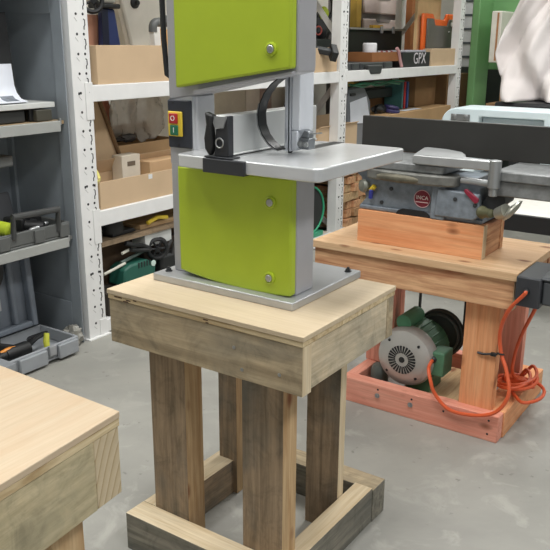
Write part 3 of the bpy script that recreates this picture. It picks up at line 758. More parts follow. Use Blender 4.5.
m = MB(); m.M = Matrix.Translation((-3.135, 0, 0.10)) @ Matrix.Rotation(math.radians(-4), 4, 'Y'); m.box(-0.012, 0.006, 2.19, 2.215, 0.12, 0.19); m.build('lid_clip', P((196, 200, 204), 0.4), ll, 0.004)
hand_tool('power_drill', 'black and orange drill lying in the pale grey floor toolbox', 'drill', (-2.94, 2.12, 0.04), (0.1, 0, 3.3), BLACK, P((40, 40, 40), .5), 1.1)
tag(MB().tube([(-2.93, 2.035, 0.105), (-2.93, 2.08, 0.11), (-2.93, 2.12, 0.108)], [0.009, 0.011, 0.007], 10).build('screwdriver', P((222, 140, 40), 0.4)), 'orange screwdriver handle on the drill in the floor toolbox', 'screwdriver')
tag(MB().tube([(-2.90, 2.28, 0.05), (-2.91, 2.285, 0.09), (-2.92, 2.30, 0.125)], [0.014, 0.016, 0.013], 10).build('rolled_strap', P((206, 208, 74), 0.6)), 'yellow-green rolled strap standing up in the floor toolbox', 'strap')
tag(MB().tube(smooth_path([(-2.98, 2.2, 0.05), (-2.96, 2.27, 0.10), (-3.0, 2.36, 0.09), (-3.05, 2.30, 0.07), (-2.98, 2.24, 0.09)]), 0.011, 8).build('tool_lead', BLACK), 'black coiled lead in the right end of the floor toolbox', 'lead')
tag(MB().ball((-2.945, 2.485, 0.052), 0.05, 1.0, 1.0, 1.0, 10, 0.5, 4).build('plastic_wrap', P((150, 148, 140), 0.4)), 'crumpled clear plastic by the right end of the floor toolbox', 'wrap')

# ------------------------------------------------------------------ things on the rack
def carton(name, label, cat, x0, x1, y0, y1, z0, z1, mat=CARD, open_top=True, flaps=(), t=0.006, group=None, inner=None):
    r = thing(name, label, cat, ((x0 + x1) / 2, (y0 + y1) / 2, z0), 0, group)
    z0 += 0.0005
    if open_top: tray('body', mat, r, x0, x1, y0, y1, z0, z1, t, 0.001)
    else:
        bx('body', mat, r, (x0, x1, y0, y1, z0, z1), 0.003)
        bx('packing_tape', P((198, 176, 140), 0.3), r, (x0 + 0.0, x1, (y0 + y1) / 2 - 0.025, (y0 + y1) / 2 + 0.025, z1, z1 + 0.0006), 0)
    for side, ang, L in flaps:
        c, s = math.cos(ang), math.sin(ang)   # ang from vertical, outwards positive
        if side == 'front': p = [(x1, y0), (x1, y1)]; d = Vector((s, 0, c))
        if side == 'back': p = [(x0, y0), (x0, y1)]; d = Vector((-s, 0, c))
        if side == 'left': p = [(x0, y0), (x1, y0)]; d = Vector((0, -s, c))
        if side == 'right': p = [(x0, y1), (x1, y1)]; d = Vector((0, s, c))
        mid = Vector(((p[0][0] + p[1][0]) / 2, (p[0][1] + p[1][1]) / 2, z1))
        wv = Vector((p[1][0] - p[0][0], p[1][1] - p[0][1], 0)) * 0.985
        MB().ribbon([mid, mid + d * L], wv, 0.004).build('flap', mat, r)
    return r
# top visible shelf, first bay
S = 1.29
carton('cardboard_tray', 'long open tan cardboard tray on the upper shelf, left of the bandsaw column', 'cardboard box', -3.10, -2.94, 2.752, 3.56, S, 1.476)
bm_ = thing('bench_machine', 'dark blue bench machine with black hand wheel behind the long cardboard tray', 'machine', (-3.2, 3.06, S))
m = MB(); m.prism([(2.99, 1.291), (3.165, 1.291), (3.10, 1.66), (3.01, 1.66)], 'yz', -3.19, -3.15); m.build('column', P((40, 52, 92), 0.4, 0.1), bm_, 0.01)
bx('column_face', P((20, 26, 44), 0.4, 0.1), bm_, (-3.1498, -3.146, 3.0, 3.045, 1.30, 1.655), 0.001)
bx('table', BLACK, bm_, (-3.24, -3.13, 2.99, 3.125, 1.66, 1.685), 0.008)
bx('head', CREAM, bm_, (-3.30, -3.16, 2.99, 3.13, 1.6855, 1.86), 0.02)
m = MB(); m.torus((-3.09, 2.885, 1.69), (1, -0.45, 0), 0.052, 0.012, 32, 8)
for a in range(4):
    d = Vector((0.41, 0.91, 0)).normalized() * math.cos(a * PI / 2 + .4) + Vector((0, 0, 1)) * math.sin(a * PI / 2 + .4)
    m.tube([Vector((-3.09, 2.885, 1.69)), Vector((-3.09, 2.885, 1.69)) + d * 0.05], 0.007, 6)
m.cyl((-3.075, 2.88, 1.69), (-3.15, 2.995, 1.675), 0.014)
m.build('hand_wheel', BLACK, bm_)
tag(bx('copper_panel', P((206, 150, 122), 0.6), None, (-3.235, -3.20, 2.93, 3.055, S, 1.63), 0.004), 'pinkish copper-coloured box behind the blue bench machine', 'box')
cp = thing('machine_cover', 'tall cream machine cover with sloping edge and black knob behind the tray', 'machine cover', (-3.42, 3.6, S))
MB().prism([(3.42, 1.291), (4.0, 1.291), (4.0, 1.95), (3.25, 1.95), (3.30, 1.72)], 'yz', -3.50, -3.30).build('shell', P((232, 228, 216), 0.5, 0, 0.04), cp, 0.012)
MB().prism([(3.385, 1.291), (3.42, 1.291), (3.30, 1.72), (3.25, 1.95), (3.215, 1.95), (3.265, 1.72)], 'yz', -3.50, -3.315).build('edge_trim', P((204, 194, 176), 0.5), cp, 0.004)
m = MB(); m.lathe((-3.30, 3.40, 1.705), (1, 0, 0), [(0.03, 0), (0.03, 0.012), (0.014, 0.02), (0.012, 0.035)], 18); m.build('knob', BLACK, cp)
tag(MB().ball((-3.235, 3.36, 1.37), 0.06, 0.55, 1.5, 1.25, 12, 0.35, 2).build('plastic_bag', glass_mat('clear_bag', (226, 222, 212), 0.8, 0.35)), 'crumpled clear plastic at the foot of the cream machine cover', 'bag')
tf = thing('folding_frame', 'pale frame with rounded dark grey corner and orange panel in the cardboard tray', 'frame', (-3.05, 3.35, S))
m = MB(); m.prism([(3.300, 1.30), (3.352, 1.30), (3.337, 1.57), (3.287, 1.575)], 'yz', -3.09, -3.05); m.build('upright', P((224, 222, 216), 0.4), tf, 0.004)
m = MB(); m.prism([(3.356, 1.30), (3.43, 1.30), (3.41, 1.56), (3.345, 1.565)], 'yz', -3.085, -3.055); m.build('panel', P((222, 170, 104), 0.5), tf, 0.003)
m = MB(); m.tube(smooth_path([(-3.07, 3.30, 1.545), (-3.07, 3.305, 1.58), (-3.07, 3.33, 1.596), (-3.07, 3.42, 1.598)]), 0.024, 12); m.ball((-3.07, 3.40, 1.615), 0.022); m.build('corner_cap', P((92, 94, 92), 0.5), tf)
# far end of the first bay, upper shelf
carton('cardboard_box', 'tan cardboard box on the upper shelf beside the middle rack post', 'cardboard box', -3.12, -2.94, 4.70, 5.105, S, 1.457)
hand_tool('power_drill', 'black power tool poking out of the box beside the middle post', 'power tool', (-3.03, 4.86, 1.44), (0.5, 0.3, 0.6), BLACK, DARK, 1.2)
tag(bx('tool_case', P((42, 44, 46), 0.5), None, (-3.24, -3.13, 4.98, 5.34, S, 1.52), 0.012), 'black case behind the tan box by the middle rack post', 'case')
hm = thing('ear_muffs', 'lime and black ear-muff set hanging among dark tools above the tan box', 'ear muffs', (-3.30, 5.40, 1.60))
m = MB(); m.ball((-3.24, 5.40, 1.70), 0.06, 0.6, 0.9, 1.0); m.build('cup', HIVIS, hm)
m = MB(); m.torus((-3.25, 5.40, 1.76), (1, -0.4, 0), 0.10, 0.016, 28, 8); m.build('band', BLACK, hm)
m = MB(); m.ball((-3.27, 5.40, 1.60), 0.09, 0.8, 1.2, 1.2, 12, 0.4, 6); m.build('bag', BLACK, hm)
tag(MB().ball((-3.38, 5.38, 1.44), 0.15, 0.8, 1.3, 1.0, 12, 0.4, 9).build('tool_bag', P((34, 34, 36), 0.8)), 'black soft tool bag behind the diagonal brace above the tan box', 'bag')
m = MB(); m.torus((-3.2, 5.26, 1.58), (1, -0.4, 0), 0.03, 0.006, 20, 6)
tag(m.build('cord_loop', P((190, 90, 80), 0.5)), 'small reddish cord loop against the black bags behind the brace', 'cord')
# second bay, upper shelf
fc = thing('tool_case', 'flat black plastic tool case with handle hanging over the beam, second bay', 'case', (-3.1, 5.68, S))
bx('body', P((62, 64, 64), 0.55), fc, (-3.30, -2.955, 5.285, 6.06, S + .0005, 1.345), 0.01)
for y in (5.36, 5.50, 5.90): bx('latch', DARK, fc, (-2.957, -2.945, y - 0.02, y + 0.02, 1.30, 1.342), 0.004)
m = MB(); m.prism([(5.54, 1.325), (5.80, 1.325), (5.77, 1.255), (5.60, 1.255)], 'yz', -2.952, -2.912); m.build('handle', CHARCOAL, fc, 0.01)
ob = thing('tool_case', 'open black case with tall raised lid behind the brown box, second bay', 'case', (-3.3, 6.4, S))
bx('lid', P((34, 36, 36), 0.5), ob, (-3.44, -3.40, 6.05, 7.15, 1.30, 1.612), 0.012)
bx('lid_rim', P((168, 168, 160), 0.5), ob, (-3.398, -3.36, 6.05, 7.15, 1.60, 1.618), 0.004)
bx('base', P((44, 46, 46), 0.5), ob, (-3.395, -3.22, 6.05, 7.15, S + .0005, 1.345), 0.01)
for y in (6.62, 6.86): bx('latch', GALV, ob, (-3.36, -3.35, y - 0.025, y + 0.025, 1.575, 1.635), 0.004)
brn = carton('cardboard_box', 'brown open cardboard box with a white roll on top, second bay', 'cardboard box', -3.20, -2.965, 5.70, 6.20, 1.3455, 1.42, P((142, 92, 52), .8, 0, .08))
tag(MB().lathe((-3.04, 5.80, 1.407), (0, 0, 1), [(0.055, 0), (0.058, 0.01), (0.058, 0.075), (0.05, 0.085), (0.02, 0.08)], 20).build('tape_roll', P((226, 224, 226), 0.6)), 'white roll standing in the brown cardboard box', 'roll')
for k in range(6):
    tag(MB().tube([(-3.03, 5.92 + 0.045 * k, 1.36), (-3.02, 5.93 + 0.045 * k, 1.43)], 0.013, 8).build('spray_nozzle', P(((190, 190, 192), (150, 80, 84))[k % 2], 0.5)), 'small pale-and-red fitting poking out of the brown box', 'fitting', 'fittings in the brown cardboard box')
tag(MB().tube(smooth_path([(-2.96, 6.24, 1.30), (-2.96, 6.20, 1.36), (-2.955, 6.16, 1.42), (-2.96, 6.13, 1.45)]), 0.014, 8).build('hand_clamp', P((196, 150, 150), 0.4)), 'pinkish handle leaning beside the brown cardboard box', 'handle')
gx = thing('product_box', 'black carton with white lettering near the end of the upper shelf', 'box', (-3.05, 6.5, S))
bx('body', P((36, 36, 38), 0.5), gx, (-3.18, -2.95, 6.235, 6.80, S + .0005, 1.415), 0.003)
text_part('lettering', 'GPX', 0.135, P((214, 208, 212), 0.5), gx, (-2.949, 6.58, 1.36), ((0, 1, 0), (0, 0, 1)))
bx('lid_strip', P((176, 174, 182), 0.5), gx, (-3.10, -2.955, 6.30, 6.72, 1.4155, 1.432), 0.003)
carton('cardboard_box', 'small tan cardboard box at the right end of the upper shelf', 'cardboard box', -3.03, -2.945, 6.82, 7.385, S, 1.443, CARD, False)
og = thing('plastic_case', 'dark grey case with bright orange rim standing behind the small tan box', 'case', (-3.07, 7.12, S))
P_or = [(6.875, 1.291), (7.62, 1.291), (7.62, 1.76), (7.43, 1.76), (7.39, 1.705), (7.14, 1.705), (7.10, 1.752), (6.875, 1.752)]
MB().prism(P_or, 'yz', -3.095, -3.065).build('rim', P((236, 104, 34), 0.4), og, 0.012)
P_in = [(6.935, 1.31), (7.59, 1.31), (7.59, 1.71), (7.45, 1.71), (7.41, 1.65), (7.12, 1.65), (7.08, 1.71), (6.935, 1.71)]
MB().prism(P_in, 'yz', -3.0648, -3.048).build('shell', P((92, 90, 84), 0.35), og, 0.01)
for y, z, r in ((7.50, 1.665, 0.02), (7.44, 1.595, 0.010)): MB().lathe((-3.048, y, z), (1, 0, 0), [(r, 0), (r, 0.003), (r * .5, 0.004)], 14).build('rivet', WHITE, og)
tag(bx('card_sheet', P((222, 186, 136), 0.8, 0, .05), None, (-3.15, -3.12, 6.86, 7.387, S, 1.95), 0.002), 'upright tan cardboard panel behind the orange-rimmed case', 'cardboard')
# lower shelf, first bay
S = 0.664
fbx = carton('cardboard_box', 'open-flapped tan cardboard box on the lower shelf left of the bandsaw', 'cardboard box', -3.17, -2.94, 2.722, 3.50, S, 0.806, CARD, True, (('back', -0.5, 0.085), ('left', 0.3, 0.05)))
bx('packing_label', WHITE, fbx, (-2.9398, -2.9388, 3.08, 3.11, 0.775, 0.80), 0)
tag(MB().ball((-2.97, 2.705, 0.83), 0.042, 0.7, 1.0, 1.1, 10, 0.4, 5).build('dust_cloth', P((232, 222, 130), 0.8)), 'crumpled yellow cloth at the left corner of the lower cardboard box', 'cloth')
carton('cardboard_box', 'wide brown open carton behind the open-flapped lower box', 'cardboard box', -3.42, -3.23, 2.75, 3.66, S, 0.925, CARD2, True, (('back', 0.1, 0.09),))
wb = thing('white_carton', 'pale carton with a dark slot standing inside the open-flapped box', 'box', (-3.2, 3.1, 0.68))
bx('body', P((214, 204, 186), 0.7), wb, (-3.155, -3.075, 3.02, 3.16, 0.671, 0.895), 0.003)
bx('slot', P((110, 96, 80), 0.8), wb, (-3.0748, -3.0735, 3.06, 3.12, 0.835, 0.86), 0)
tag(bx('inner_carton', P((200, 166, 126), 0.8), None, (-3.155, -3.04, 3.20, 3.48, 0.671, 0.845), 0.003), 'tan carton right of the pale slotted carton in the flapped box', 'box')
m = MB(); m.prism([(2.80, 0.85), (3.13, 0.85), (2.985, 1.19), (2.80, 1.19)], 'yz', -3.215, -3.20)
tag(m.build('card_flap', P((206, 178, 142), 0.8), bevel=0.001), 'slanting brown cardboard sheet leaning by the left rack post', 'cardboard')
m = MB(); m.tube([(-3.19, 3.125, 0.86), (-3.19, 2.985, 1.195)], 0.012, 6)
tag(m.build('wood_strip', P((120, 92, 62), 0.8)), 'thin dark brown strip along the slanting cardboard sheet', 'strip')
tag(MB().ball((-3.44, 3.23, 1.09), 0.12, 0.4, 0.6, 0.9, 18, 0.35, 3).build('plastic_bag', P((192, 122, 96), 0.4)), 'orange-tinted plastic bag beside the slanting cardboard sheet', 'bag')
tag(MB().ball((-3.33, 3.30, 1.075), 0.12, 0.4, 0.8, 1.15, 22, 0.25, 8).ball((-3.335, 3.50, 1.07), 0.14, 0.4, 1.0, 1.1, 24, 0.25, 3).build('plastic_bag', glass_mat('milky_bag', (224, 214, 200), 0.5, 0.15)), 'large beige clear plastic bag above the inner cartons', 'bag')
tag(MB().ball((-3.28, 3.27, 0.955), 0.045, 0.6, 1.7, 0.5, 12, 0.5, 11).build('cable_bundle', P((60, 56, 52), 0.6)), 'dark cable bundle under the beige plastic bag', 'cable')
tag(bx('shelf_carton', P((222, 218, 206), 0.7), None, (-3.53, -3.43, 3.70, 3.95, S, 1.19), 0.004), 'upright off-white carton right of the beige plastic bag', 'box')
# lower shelf seen through the bandsaw throat
for i, (y0, y1, c, l) in enumerate(((4.13, 4.545, (200, 190, 170), 'wide beige panel box seen through the bandsaw throat'), (4.55, 4.72, (216, 206, 188), 'narrow cream box between two beige ones in the bandsaw throat'), (4.725, 4.87, (168, 146, 132), 'narrow brownish box behind the black curved strip of the bandsaw'), (4.875, 5.10, (208, 202, 186), 'pale box right of the black curved strip of the bandsaw'))):
    tag(bx('storage_carton', P(c, 0.7), None, (-3.50, -3.36, y0, y1, S, 1.195), 0.004), l, 'box')
tag(bx('red_tray', P((140, 50, 46), 0.5), None, (-3.30, -3.05, 4.55, 4.95, 0.90, 0.935), 0.006), 'flat dark red tray glimpsed above the bandsaw fence', 'tray')
tag(bx('tray_support_box', CARD2, None, (-3.32, -3.02, 4.40, 4.96, S, 0.8995), 0.003), 'brown box holding up the flat red tray behind the fence', 'box')
for k in range(3):
    tag(MB().lathe((-3.10, 4.25 + 0.09 * k, S), (0, 0, 1), [(0.035, 0), (0.035, 0.31), (0.02, 0.33), (0.018, 0.345)], 14).build('white_bottle', WHITE), 'white capped bottle top just above the fence left end', 'bottle', 'white bottles behind the fence')
hp = thing('hand_plane', 'black-handled tool with red base seen beside the guide post', 'tool', (-3.12, 4.90, 0.9355))
bx('sole', P((150, 66, 54), 0.5), hp, (-3.20, -3.08, 4.80, 4.97, 0.9357, 0.965), 0.006)
MB().tube(smooth_path([(-3.14, 4.80, 0.96), (-3.14, 4.79, 1.02), (-3.14, 4.84, 1.05), (-3.14, 4.93, 1.05), (-3.14, 4.96, 1.0)]), 0.017, 8).build('handle', BLACK, hp)
tag(MB().ball((-3.27, 5.03, 0.90), 0.095, 0.7, 0.7, 2.3, 12, 0.4, 14).build('tool_bag', P((36, 36, 36), 0.8)), 'black bag under the lower brace left of the middle post', 'bag')
tag(MB().ball((-3.27, 5.03, 1.10), 0.05, 0.8, 1, 1.2, 10, 0.4, 15).build('rag', P((222, 216, 160), 0.8)), 'cream crumpled rag on the black bag under the brace', 'rag')
carton('cardboard_box', 'open tan cardboard box on the lower shelf straddling the middle post', 'cardboard box', -3.18, -3.0, 4.96, 5.56, S, 0.880, CARD, True, (('back', -0.05, 0.07), ('front', 0.9, 0.02)))
# lower shelf, second bay
gc = thing('tool_case', 'grey plastic case with a white paper leaning on it, lower shelf second bay', 'case', (-3.15, 5.7, S))
m = MB(); m.prism([(5.57, 0.665), (6.00, 0.665), (5.97, 1.02), (5.84, 1.155), (5.57, 1.14)], 'yz', -3.20, -3.10); m.build('shell', P((120, 124, 128), 0.5), gc, 0.015)
m = MB(); m.prism([(5.62, 0.86), (5.97, 0.84), (5.88, 1.065), (5.60, 1.03)], 'yz', -3.098, -3.094); m.build('paper', PAPER, gc)
bx('latch', DARK, gc, (-3.099, -3.085, 5.60, 5.68, 1.08, 1.10), 0.004)
for k in range(3):
    pts = [(-3.05 + 0.02 * math.sin(i + k) - 0.045 * k, 5.55 + 0.13 * i, 1.165 + 0.014 * math.sin(1.3 * i + 2 * k) - 0.004 * k) for i in range(8)]
    tag(MB().tube(smooth_path(pts, 4), 0.010, 6).build('green_hose', P(((52, 128, 96), (80, 150, 120), (40, 96, 78))[k], 0.5)), ('bright green hose, topmost strand under the upper beam', 'pale green hose strand below the brightest green one', 'dark green hose, lowest strand above the grey case')[k], 'hose')
tag(bx('dark_crate', P((50, 60, 60), 0.6), None, (-3.40, -3.22, 6.1, 6.75, 1.02, 1.10), 0.008), 'dark green-grey crate under the upper beam, behind the hoses', 'crate')
bxx = carton('cardboard_box', 'wide flat tan cardboard box with white label behind the jointer fence', 'cardboard box', -3.32, -2.95, 6.01, 7.38, S, 0.91, CARD2, False)
bx('shipping_label', PAPER, bxx, (-3.08, -3.0, 6.45, 6.80, 0.9112, 0.9125), 0)
tag(bx('crate_support', CARDDARK, None, (-3.52, -3.33, 6.1, 6.75, S, 1.0195), 0.003), 'brown carton holding up the dark crate on the lower shelf', 'box')
m = MB(); m.torus((-3.03, 6.22, 0.931), (0.2, 0, 1), 0.06, 0.02, 24, 8); m.torus((-3.03, 6.22, 0.955), (0.1, 0.2, 1), 0.055, 0.018, 24, 8)
tag(m.build('cable_coil', P((46, 40, 84), 0.5)), 'dark purple cable coil on the wide flat cardboard box', 'cable')
tag(MB().ball((-3.08, 6.10, 0.945), 0.06, 0.8, 1.4, 0.7, 10, 0.4, 21).build('cable_bundle', BLACK), 'black cable bundle on the wide flat cardboard box', 'cable')
tag(bx('brown_carton', P((138, 106, 70), 0.85), None, (-3.30, -3.12, 6.90, 7.38, 0.912, 1.185), 0.004), 'dark brown carton on the wide flat box at the rack end', 'box')
for k, (c, l) in enumerate((((196, 40, 44), 'red folder standing under the upper beam near the rack end'), ((52, 88, 150), 'blue folder right of the red folder near the rack end'), ((70, 120, 120), 'teal folder left of the red folder near the rack end'))):
    tag(MB().box(-3.30, -3.12, 6.62 + (0.05, 0.11, 0.0)[k], 6.65 + (0.05, 0.11, 0.0)[k], 0.912, 1.15).build('folder', P(c, 0.5), bevel=0.003), l, 'folder')
tag(bx('brown_carton', P((138, 106, 70), 0.85), None, (-3.50, -3.12, 7.66, 8.25, 0, 1.185), 0.004), 'tall dark brown carton standing on the floor beyond the rack end', 'box')
# bottom shelf, first bay
S = 0.075
tag(bx('low_crate', P((58, 52, 46), 0.8), None, (-3.095, -2.945, 2.74, 3.62, S, 0.1995), 0.003), 'dark low crate under the green sander on the bottom shelf', 'crate')
gs = thing('belt_sander', 'dark green belt sander with vents on the bottom shelf behind the stand', 'sander', (-3.02, 2.98, 0.20))
m = MB(); m.prism([(2.87, 0.205), (3.12, 0.205), (3.13, 0.29), (3.06, 0.32), (2.93, 0.318), (2.88, 0.30)], 'yz', -3.08, -2.955); m.build('body', P((36, 92, 78), 0.45), gs, 0.012)
for k in range(5): bx('vent', BLACK, gs, (-2.956, -2.953, 2.985 + 0.022 * k, 2.995 + 0.022 * k, 0.285, 0.318), 0.001)
MB().lathe((-2.955, 3.105, 0.29), (1, 0, 0), [(0.018, 0), (0.018, 0.004), (0.01, 0.006)], 16).build('badge', P((206, 226, 216), 0.4), gs)
MB().tube([(-3.0, 2.90, 0.33), (-3.0, 3.10, 0.365)], 0.010, 8).build('top_rail', P((96, 110, 104), 0.4), gs)
for k, (y0, z0, y1, z1, l) in enumerate(((2.74, 0.455, 2.93, 0.475, 'uppermost pale rod beside the left rack post, bottom shelf'), (2.90, 0.385, 3.02, 0.405, 'short middle pale rod above the green sander'), (2.76, 0.300, 2.92, 0.325, 'lowest pale rod beside the left rack post, bottom shelf'))):
    tag(MB().cyl((-2.99, y0, z0), (-2.99, y1, z1), 0.008, n=10).build('metal_rod', P((206, 204, 190), 0.4)), l, 'rod')
mt = thing('router', 'black round-bodied power tool under the lower beam beside the rack post', 'power tool', (-3.02, 2.88, 0.48))
m = MB(); m.lathe((-3.04, 2.88, 0.50), (0, 0, 1), [(0.06, 0), (0.066, 0.02), (0.062, 0.10), (0.04, 0.13)], 20); m.build('body', BLACK, mt)
m = MB(); m.prism([(2.84, 0.485), (3.02, 0.49), (3.0, 0.51), (2.84, 0.51)], 'yz', -3.09, -2.99); m.build('base', BLACK, mt, 0.004)
for k, (x0, x1, y0, y1, z0, z1, ax, l) in enumerate(((-3.20, -2.97, 2.74, 3.75, 0.455, 0.484, 1, 'long grey-brown plank under the black power tool'), (-3.42, -3.24, 2.74, 4.2, 0.48, 0.53, 1, 'tan plank lying at the back of the bottom shelf'), (-3.22, -3.0, 3.06, 3.8, 0.4845, 0.51, 1, 'orange-tan plank in front of the back plank'))):
    tag(bx('plank', W(('weathered', 'offcut', 'raw')[k], ax), None, (x0, x1, y0, y1, z0, z1)), l, 'plank')
tag(bx('plank_crate', P((86, 68, 50), 0.8), None, (-3.50, -3.10, 2.76, 4.2, S, 0.4545), 0.003), 'dark brown crate below the planks on the bottom shelf', 'crate')
tag(bx('paper_box', P((206, 208, 204), 0.6), None, (-3.09, -2.985, 3.08, 3.30, 0.38, 0.4545), 0.003), 'white paper box above the black grinder, bottom shelf', 'box')
tag(bx('box_support', P((70, 60, 52), 0.8), None, (-3.095, -3.06, 3.14, 3.6, 0.20, 0.379), 0.003), 'dark box under the white paper box, bottom shelf', 'box')
tag(MB().tube([(-2.98, 3.10, 0.520), (-2.98, 3.18, 0.540), (-2.98, 3.26, 0.525)], 0.012, 8).build('scraper', YELLOW), 'yellow-handled tool lying on the orange-tan plank', 'tool')
gr = thing('bench_grinder', 'black spoked wheel and dark tool parts right of the green sander', 'grinder', (-2.98, 3.2, 0.20))
m = MB(); m.torus((-2.97, 3.16, 0.36), (0.9, -0.5, 0), 0.055, 0.012, 28, 8); m.torus((-2.99, 3.19, 0.36), (0.9, -0.5, 0), 0.05, 0.010, 28, 8); m.cyl((-2.95, 3.14, 0.36), (-3.03, 3.24, 0.36), 0.014)
for a in range(3):
    d = Vector((0.49, 0.87, 0)) * math.cos(a * PI / 3) + Vector((0, 0, 1)) * math.sin(a * PI / 3)
    m.tube([Vector((-2.97, 3.16, 0.36)) - d * 0.054, Vector((-2.97, 3.16, 0.36)) + d * 0.054], 0.006, 6)
m.build('wheel', BLACK, gr)
m = MB(); m.box(-3.05, -2.97, 3.19, 3.50, 0.20, 0.31); m.build('body', P((34, 36, 36), 0.5), gr, 0.02)
m = MB()
for k in range(5): m.tube([(-2.98, 3.24 + 0.05 * k, 0.30), (-2.965, 3.25 + 0.05 * k, 0.36), (-2.97, 3.28 + 0.045 * k, 0.385)], 0.009, 6)
m.build('knobs', P((60, 60, 60), 0.4), gr)
tag(MB().tube(smooth_path([(-2.98, 2.92, 0.44), (-2.97, 2.98, 0.42), (-2.98, 3.05, 0.40), (-2.97, 3.10, 0.37), (-2.98, 3.02, 0.38), (-2.97, 2.95, 0.40)]), 0.013, 8).build('tool_lead', BLACK), 'black lead tangled above the green belt sander', 'lead')
# bottom shelf between the stands
hr = thing('hose_reel', 'black disc-shaped reel with green rim right of the bandsaw base', 'reel', (-2.99, 4.84, S))
m = MB(); m.lathe((-3.02, 4.84, 0.285), (1, -0.1, 0), [(0.178, 0), (0.184, 0.01), (0.184, 0.024), (0.05, 0.03)], 44); m.build('disc', P((44, 46, 46), 0.5), hr)
m = MB(); m.torus((-2.992, 4.837, 0.285), (1, -0.1, 0), 0.182, 0.008, 48, 8); m.build('rim', P((52, 158, 116), 0.4), hr)
bx('stand', P((60, 150, 116), 0.5), hr, (-3.10, -2.96, 4.72, 5.0, S + .0005, 0.112), 0.006)
tag(bx('dark_carton', P((62, 44, 36), 0.8), None, (-3.40, -3.12, 4.5, 5.09, S, 0.52), 0.004), 'dark brown carton behind the green-rimmed reel', 'box')
tag(bx('shelf_bracket', P((170, 172, 170), 0.5), None, (-3.11, -3.06, 5.02, 5.10, 0.29, 0.33), 0.003), 'short pale bar between the green-rimmed reel and the middle post', 'bar')
random.seed(3)
oi = 0
for zi in range(7):
    z = 0.0765 + 0.068 * zi; y = 5.235
    while y < 5.95:
        w = random.uniform(0.05, 0.13); h = random.uniform(0.05, 0.0655)
        o = bx('wood_offcut', W(random.choice(('offcut', 'raw', 'fir')), 0), None, (-3.45, -2.93 - random.uniform(0, 0.06), y, y + w, z, z + h), 0.0015)
        tag(o, 'sawn wood offcut in the pile under the jointer-side shelf', 'offcut', 'wood offcuts piled on the bottom shelf'); y += w + 0.004

# ------------------------------------------------------------------ behind the rack
dw = thing('drawer_tower', 'tower of pale pink-grey plastic drawers standing behind the rack', 'drawers', (-4.0, 7.5, 0))
bx('frame', P((120, 116, 114), 0.5), dw, (-4.2, -3.83, 7.08, 7.96, 0, 2.1), 0.006)
z = 0.05
while z < 2.0:
    d = bx('drawer', P((212, 196, 190), 0.5), dw, (-3.829, -3.80, 7.11, 7.93, z, z + 0.165), 0.012)
    MB().prism([(7.35, z + 0.165), (7.69, z + 0.165), (7.65, z + 0.135), (7.39, z + 0.135)], 'yz', -3.799, -3.795).build('drawer_pull', P((140, 132, 130), 0.5), d)
    z += 0.215
tag(bx('timber_post', P((196, 160, 70), 0.6), None, (-3.86, -3.79, 6.93, 7.03, 0, 2.3), 0.003), 'ochre upright post left of the pale drawer tower', 'post')
tag(bx('plywood_sheet', P((172, 112, 66), 0.7), None, (-3.72, -3.64, 7.86, 8.2, 0, 2.2), 0.003), 'upright brown panel right of the pale drawer tower', 'panel')
tag(bx('yellow_bracket', P((206, 160, 50), 0.5), None, (-3.40, -3.36, 6.46, 6.66, 1.6185, 1.645), 0.004), 'small ochre bracket lying on the raised black lid', 'bracket')
sc = thing('storage_cabinet', 'dark tall cabinet behind the first rack bay', 'cabinet', (-4.3, 5.5, 0))
bx('body', P((66, 66, 64), 0.6), sc, (-4.6, -4.1, 5.2, 6.6, 0, 1.95), 0.004)
for k in range(2): bx('door', P((76, 76, 74), 0.6), sc, (-4.099, -4.085, 5.22 + 0.69 * k, 5.89 + 0.69 * k, 0.05, 1.92), 0.003)
pn = thing('slotted_panel', 'pale perforated metal panel between the rack end and the green column', 'panel', (-3.3, 9.39, 1.2155))
m = MB(); m.box(-3.75, -2.6, 9.36, 9.42, 1.2155, 2.3); m.build('sheet', P((196, 198, 198), 0.5), pn, 0.002)
for k in range(6):
    for j in range(2): bx('slot', P((70, 76, 78), 0.7), pn, (-3.70 + 0.27 * j, -3.52 + 0.27 * j, 9.353, 9.3595, 1.32 + 0.16 * k + 0.05 * j, 1.345 + 0.16 * k + 0.05 * j), 0)
tag(bx('dark_cupboard', P((34, 44, 38), 0.7), None, (-3.9, -2.4, 9.3, 9.8, 0, 1.215), 0.004), 'dark green-black cupboard low behind the green column', 'cupboard')
tag(bx('red_can', RED, None, (-3.95, -3.6, 9.0, 9.2, 0.85, 0.97), 0.01), 'small red can between the rack end post and the green column', 'can')
tag(bx('can_stand', P((40, 46, 42), 0.7), None, (-4.1, -3.5, 8.96, 9.28, 0, 0.85), 0.004), 'dark crate under the small red can', 'crate')

# ------------------------------------------------------------------ green column, box, covered machine, thicknesser
gm = thing('steel_frame', 'dark green steel column with crosspiece right of the rack', 'column', (-2.9, 8.3, 0))
GR = P((118, 166, 110), 0.45, 0, 0.06, 3)
bx('column', GR, gm, (-3.0, -2.92, 7.9, 8.28, 0, 3.4), 0.012)
bx('crosspiece', GR, gm, (-3.0, -1.2, 8.281, 8.5, 1.225, 3.0), 0.01)
bx('base', GR, gm, (-3.08, -2.84, 7.8, 8.4, 0, 0.08), 0.01)
eb = thing('wall_cabinet', 'white flat box with a brown stripe mounted right of the green column', 'box', (-2.66, 7.9, 1.31))
bx('body', P((228, 224, 212), 0.5), eb, (-2.72, -2.622, 7.69, 8.296, 1.312, 1.79), 0.006)
bx('stripe', P((176, 126, 84), 0.6), eb, (-2.664, -2.646, 7.684, 7.69, 1.33, 1.775), 0.001)
bt = thing('machine_bench', 'black-topped bench under the pale draped cloth', 'bench', (-1.9, 6.6, 0))
bx('top', P((38, 40, 42), 0.4), bt, (-2.05, -1.2, 6.0, 7.1, 1.0, 1.062), 0.02)
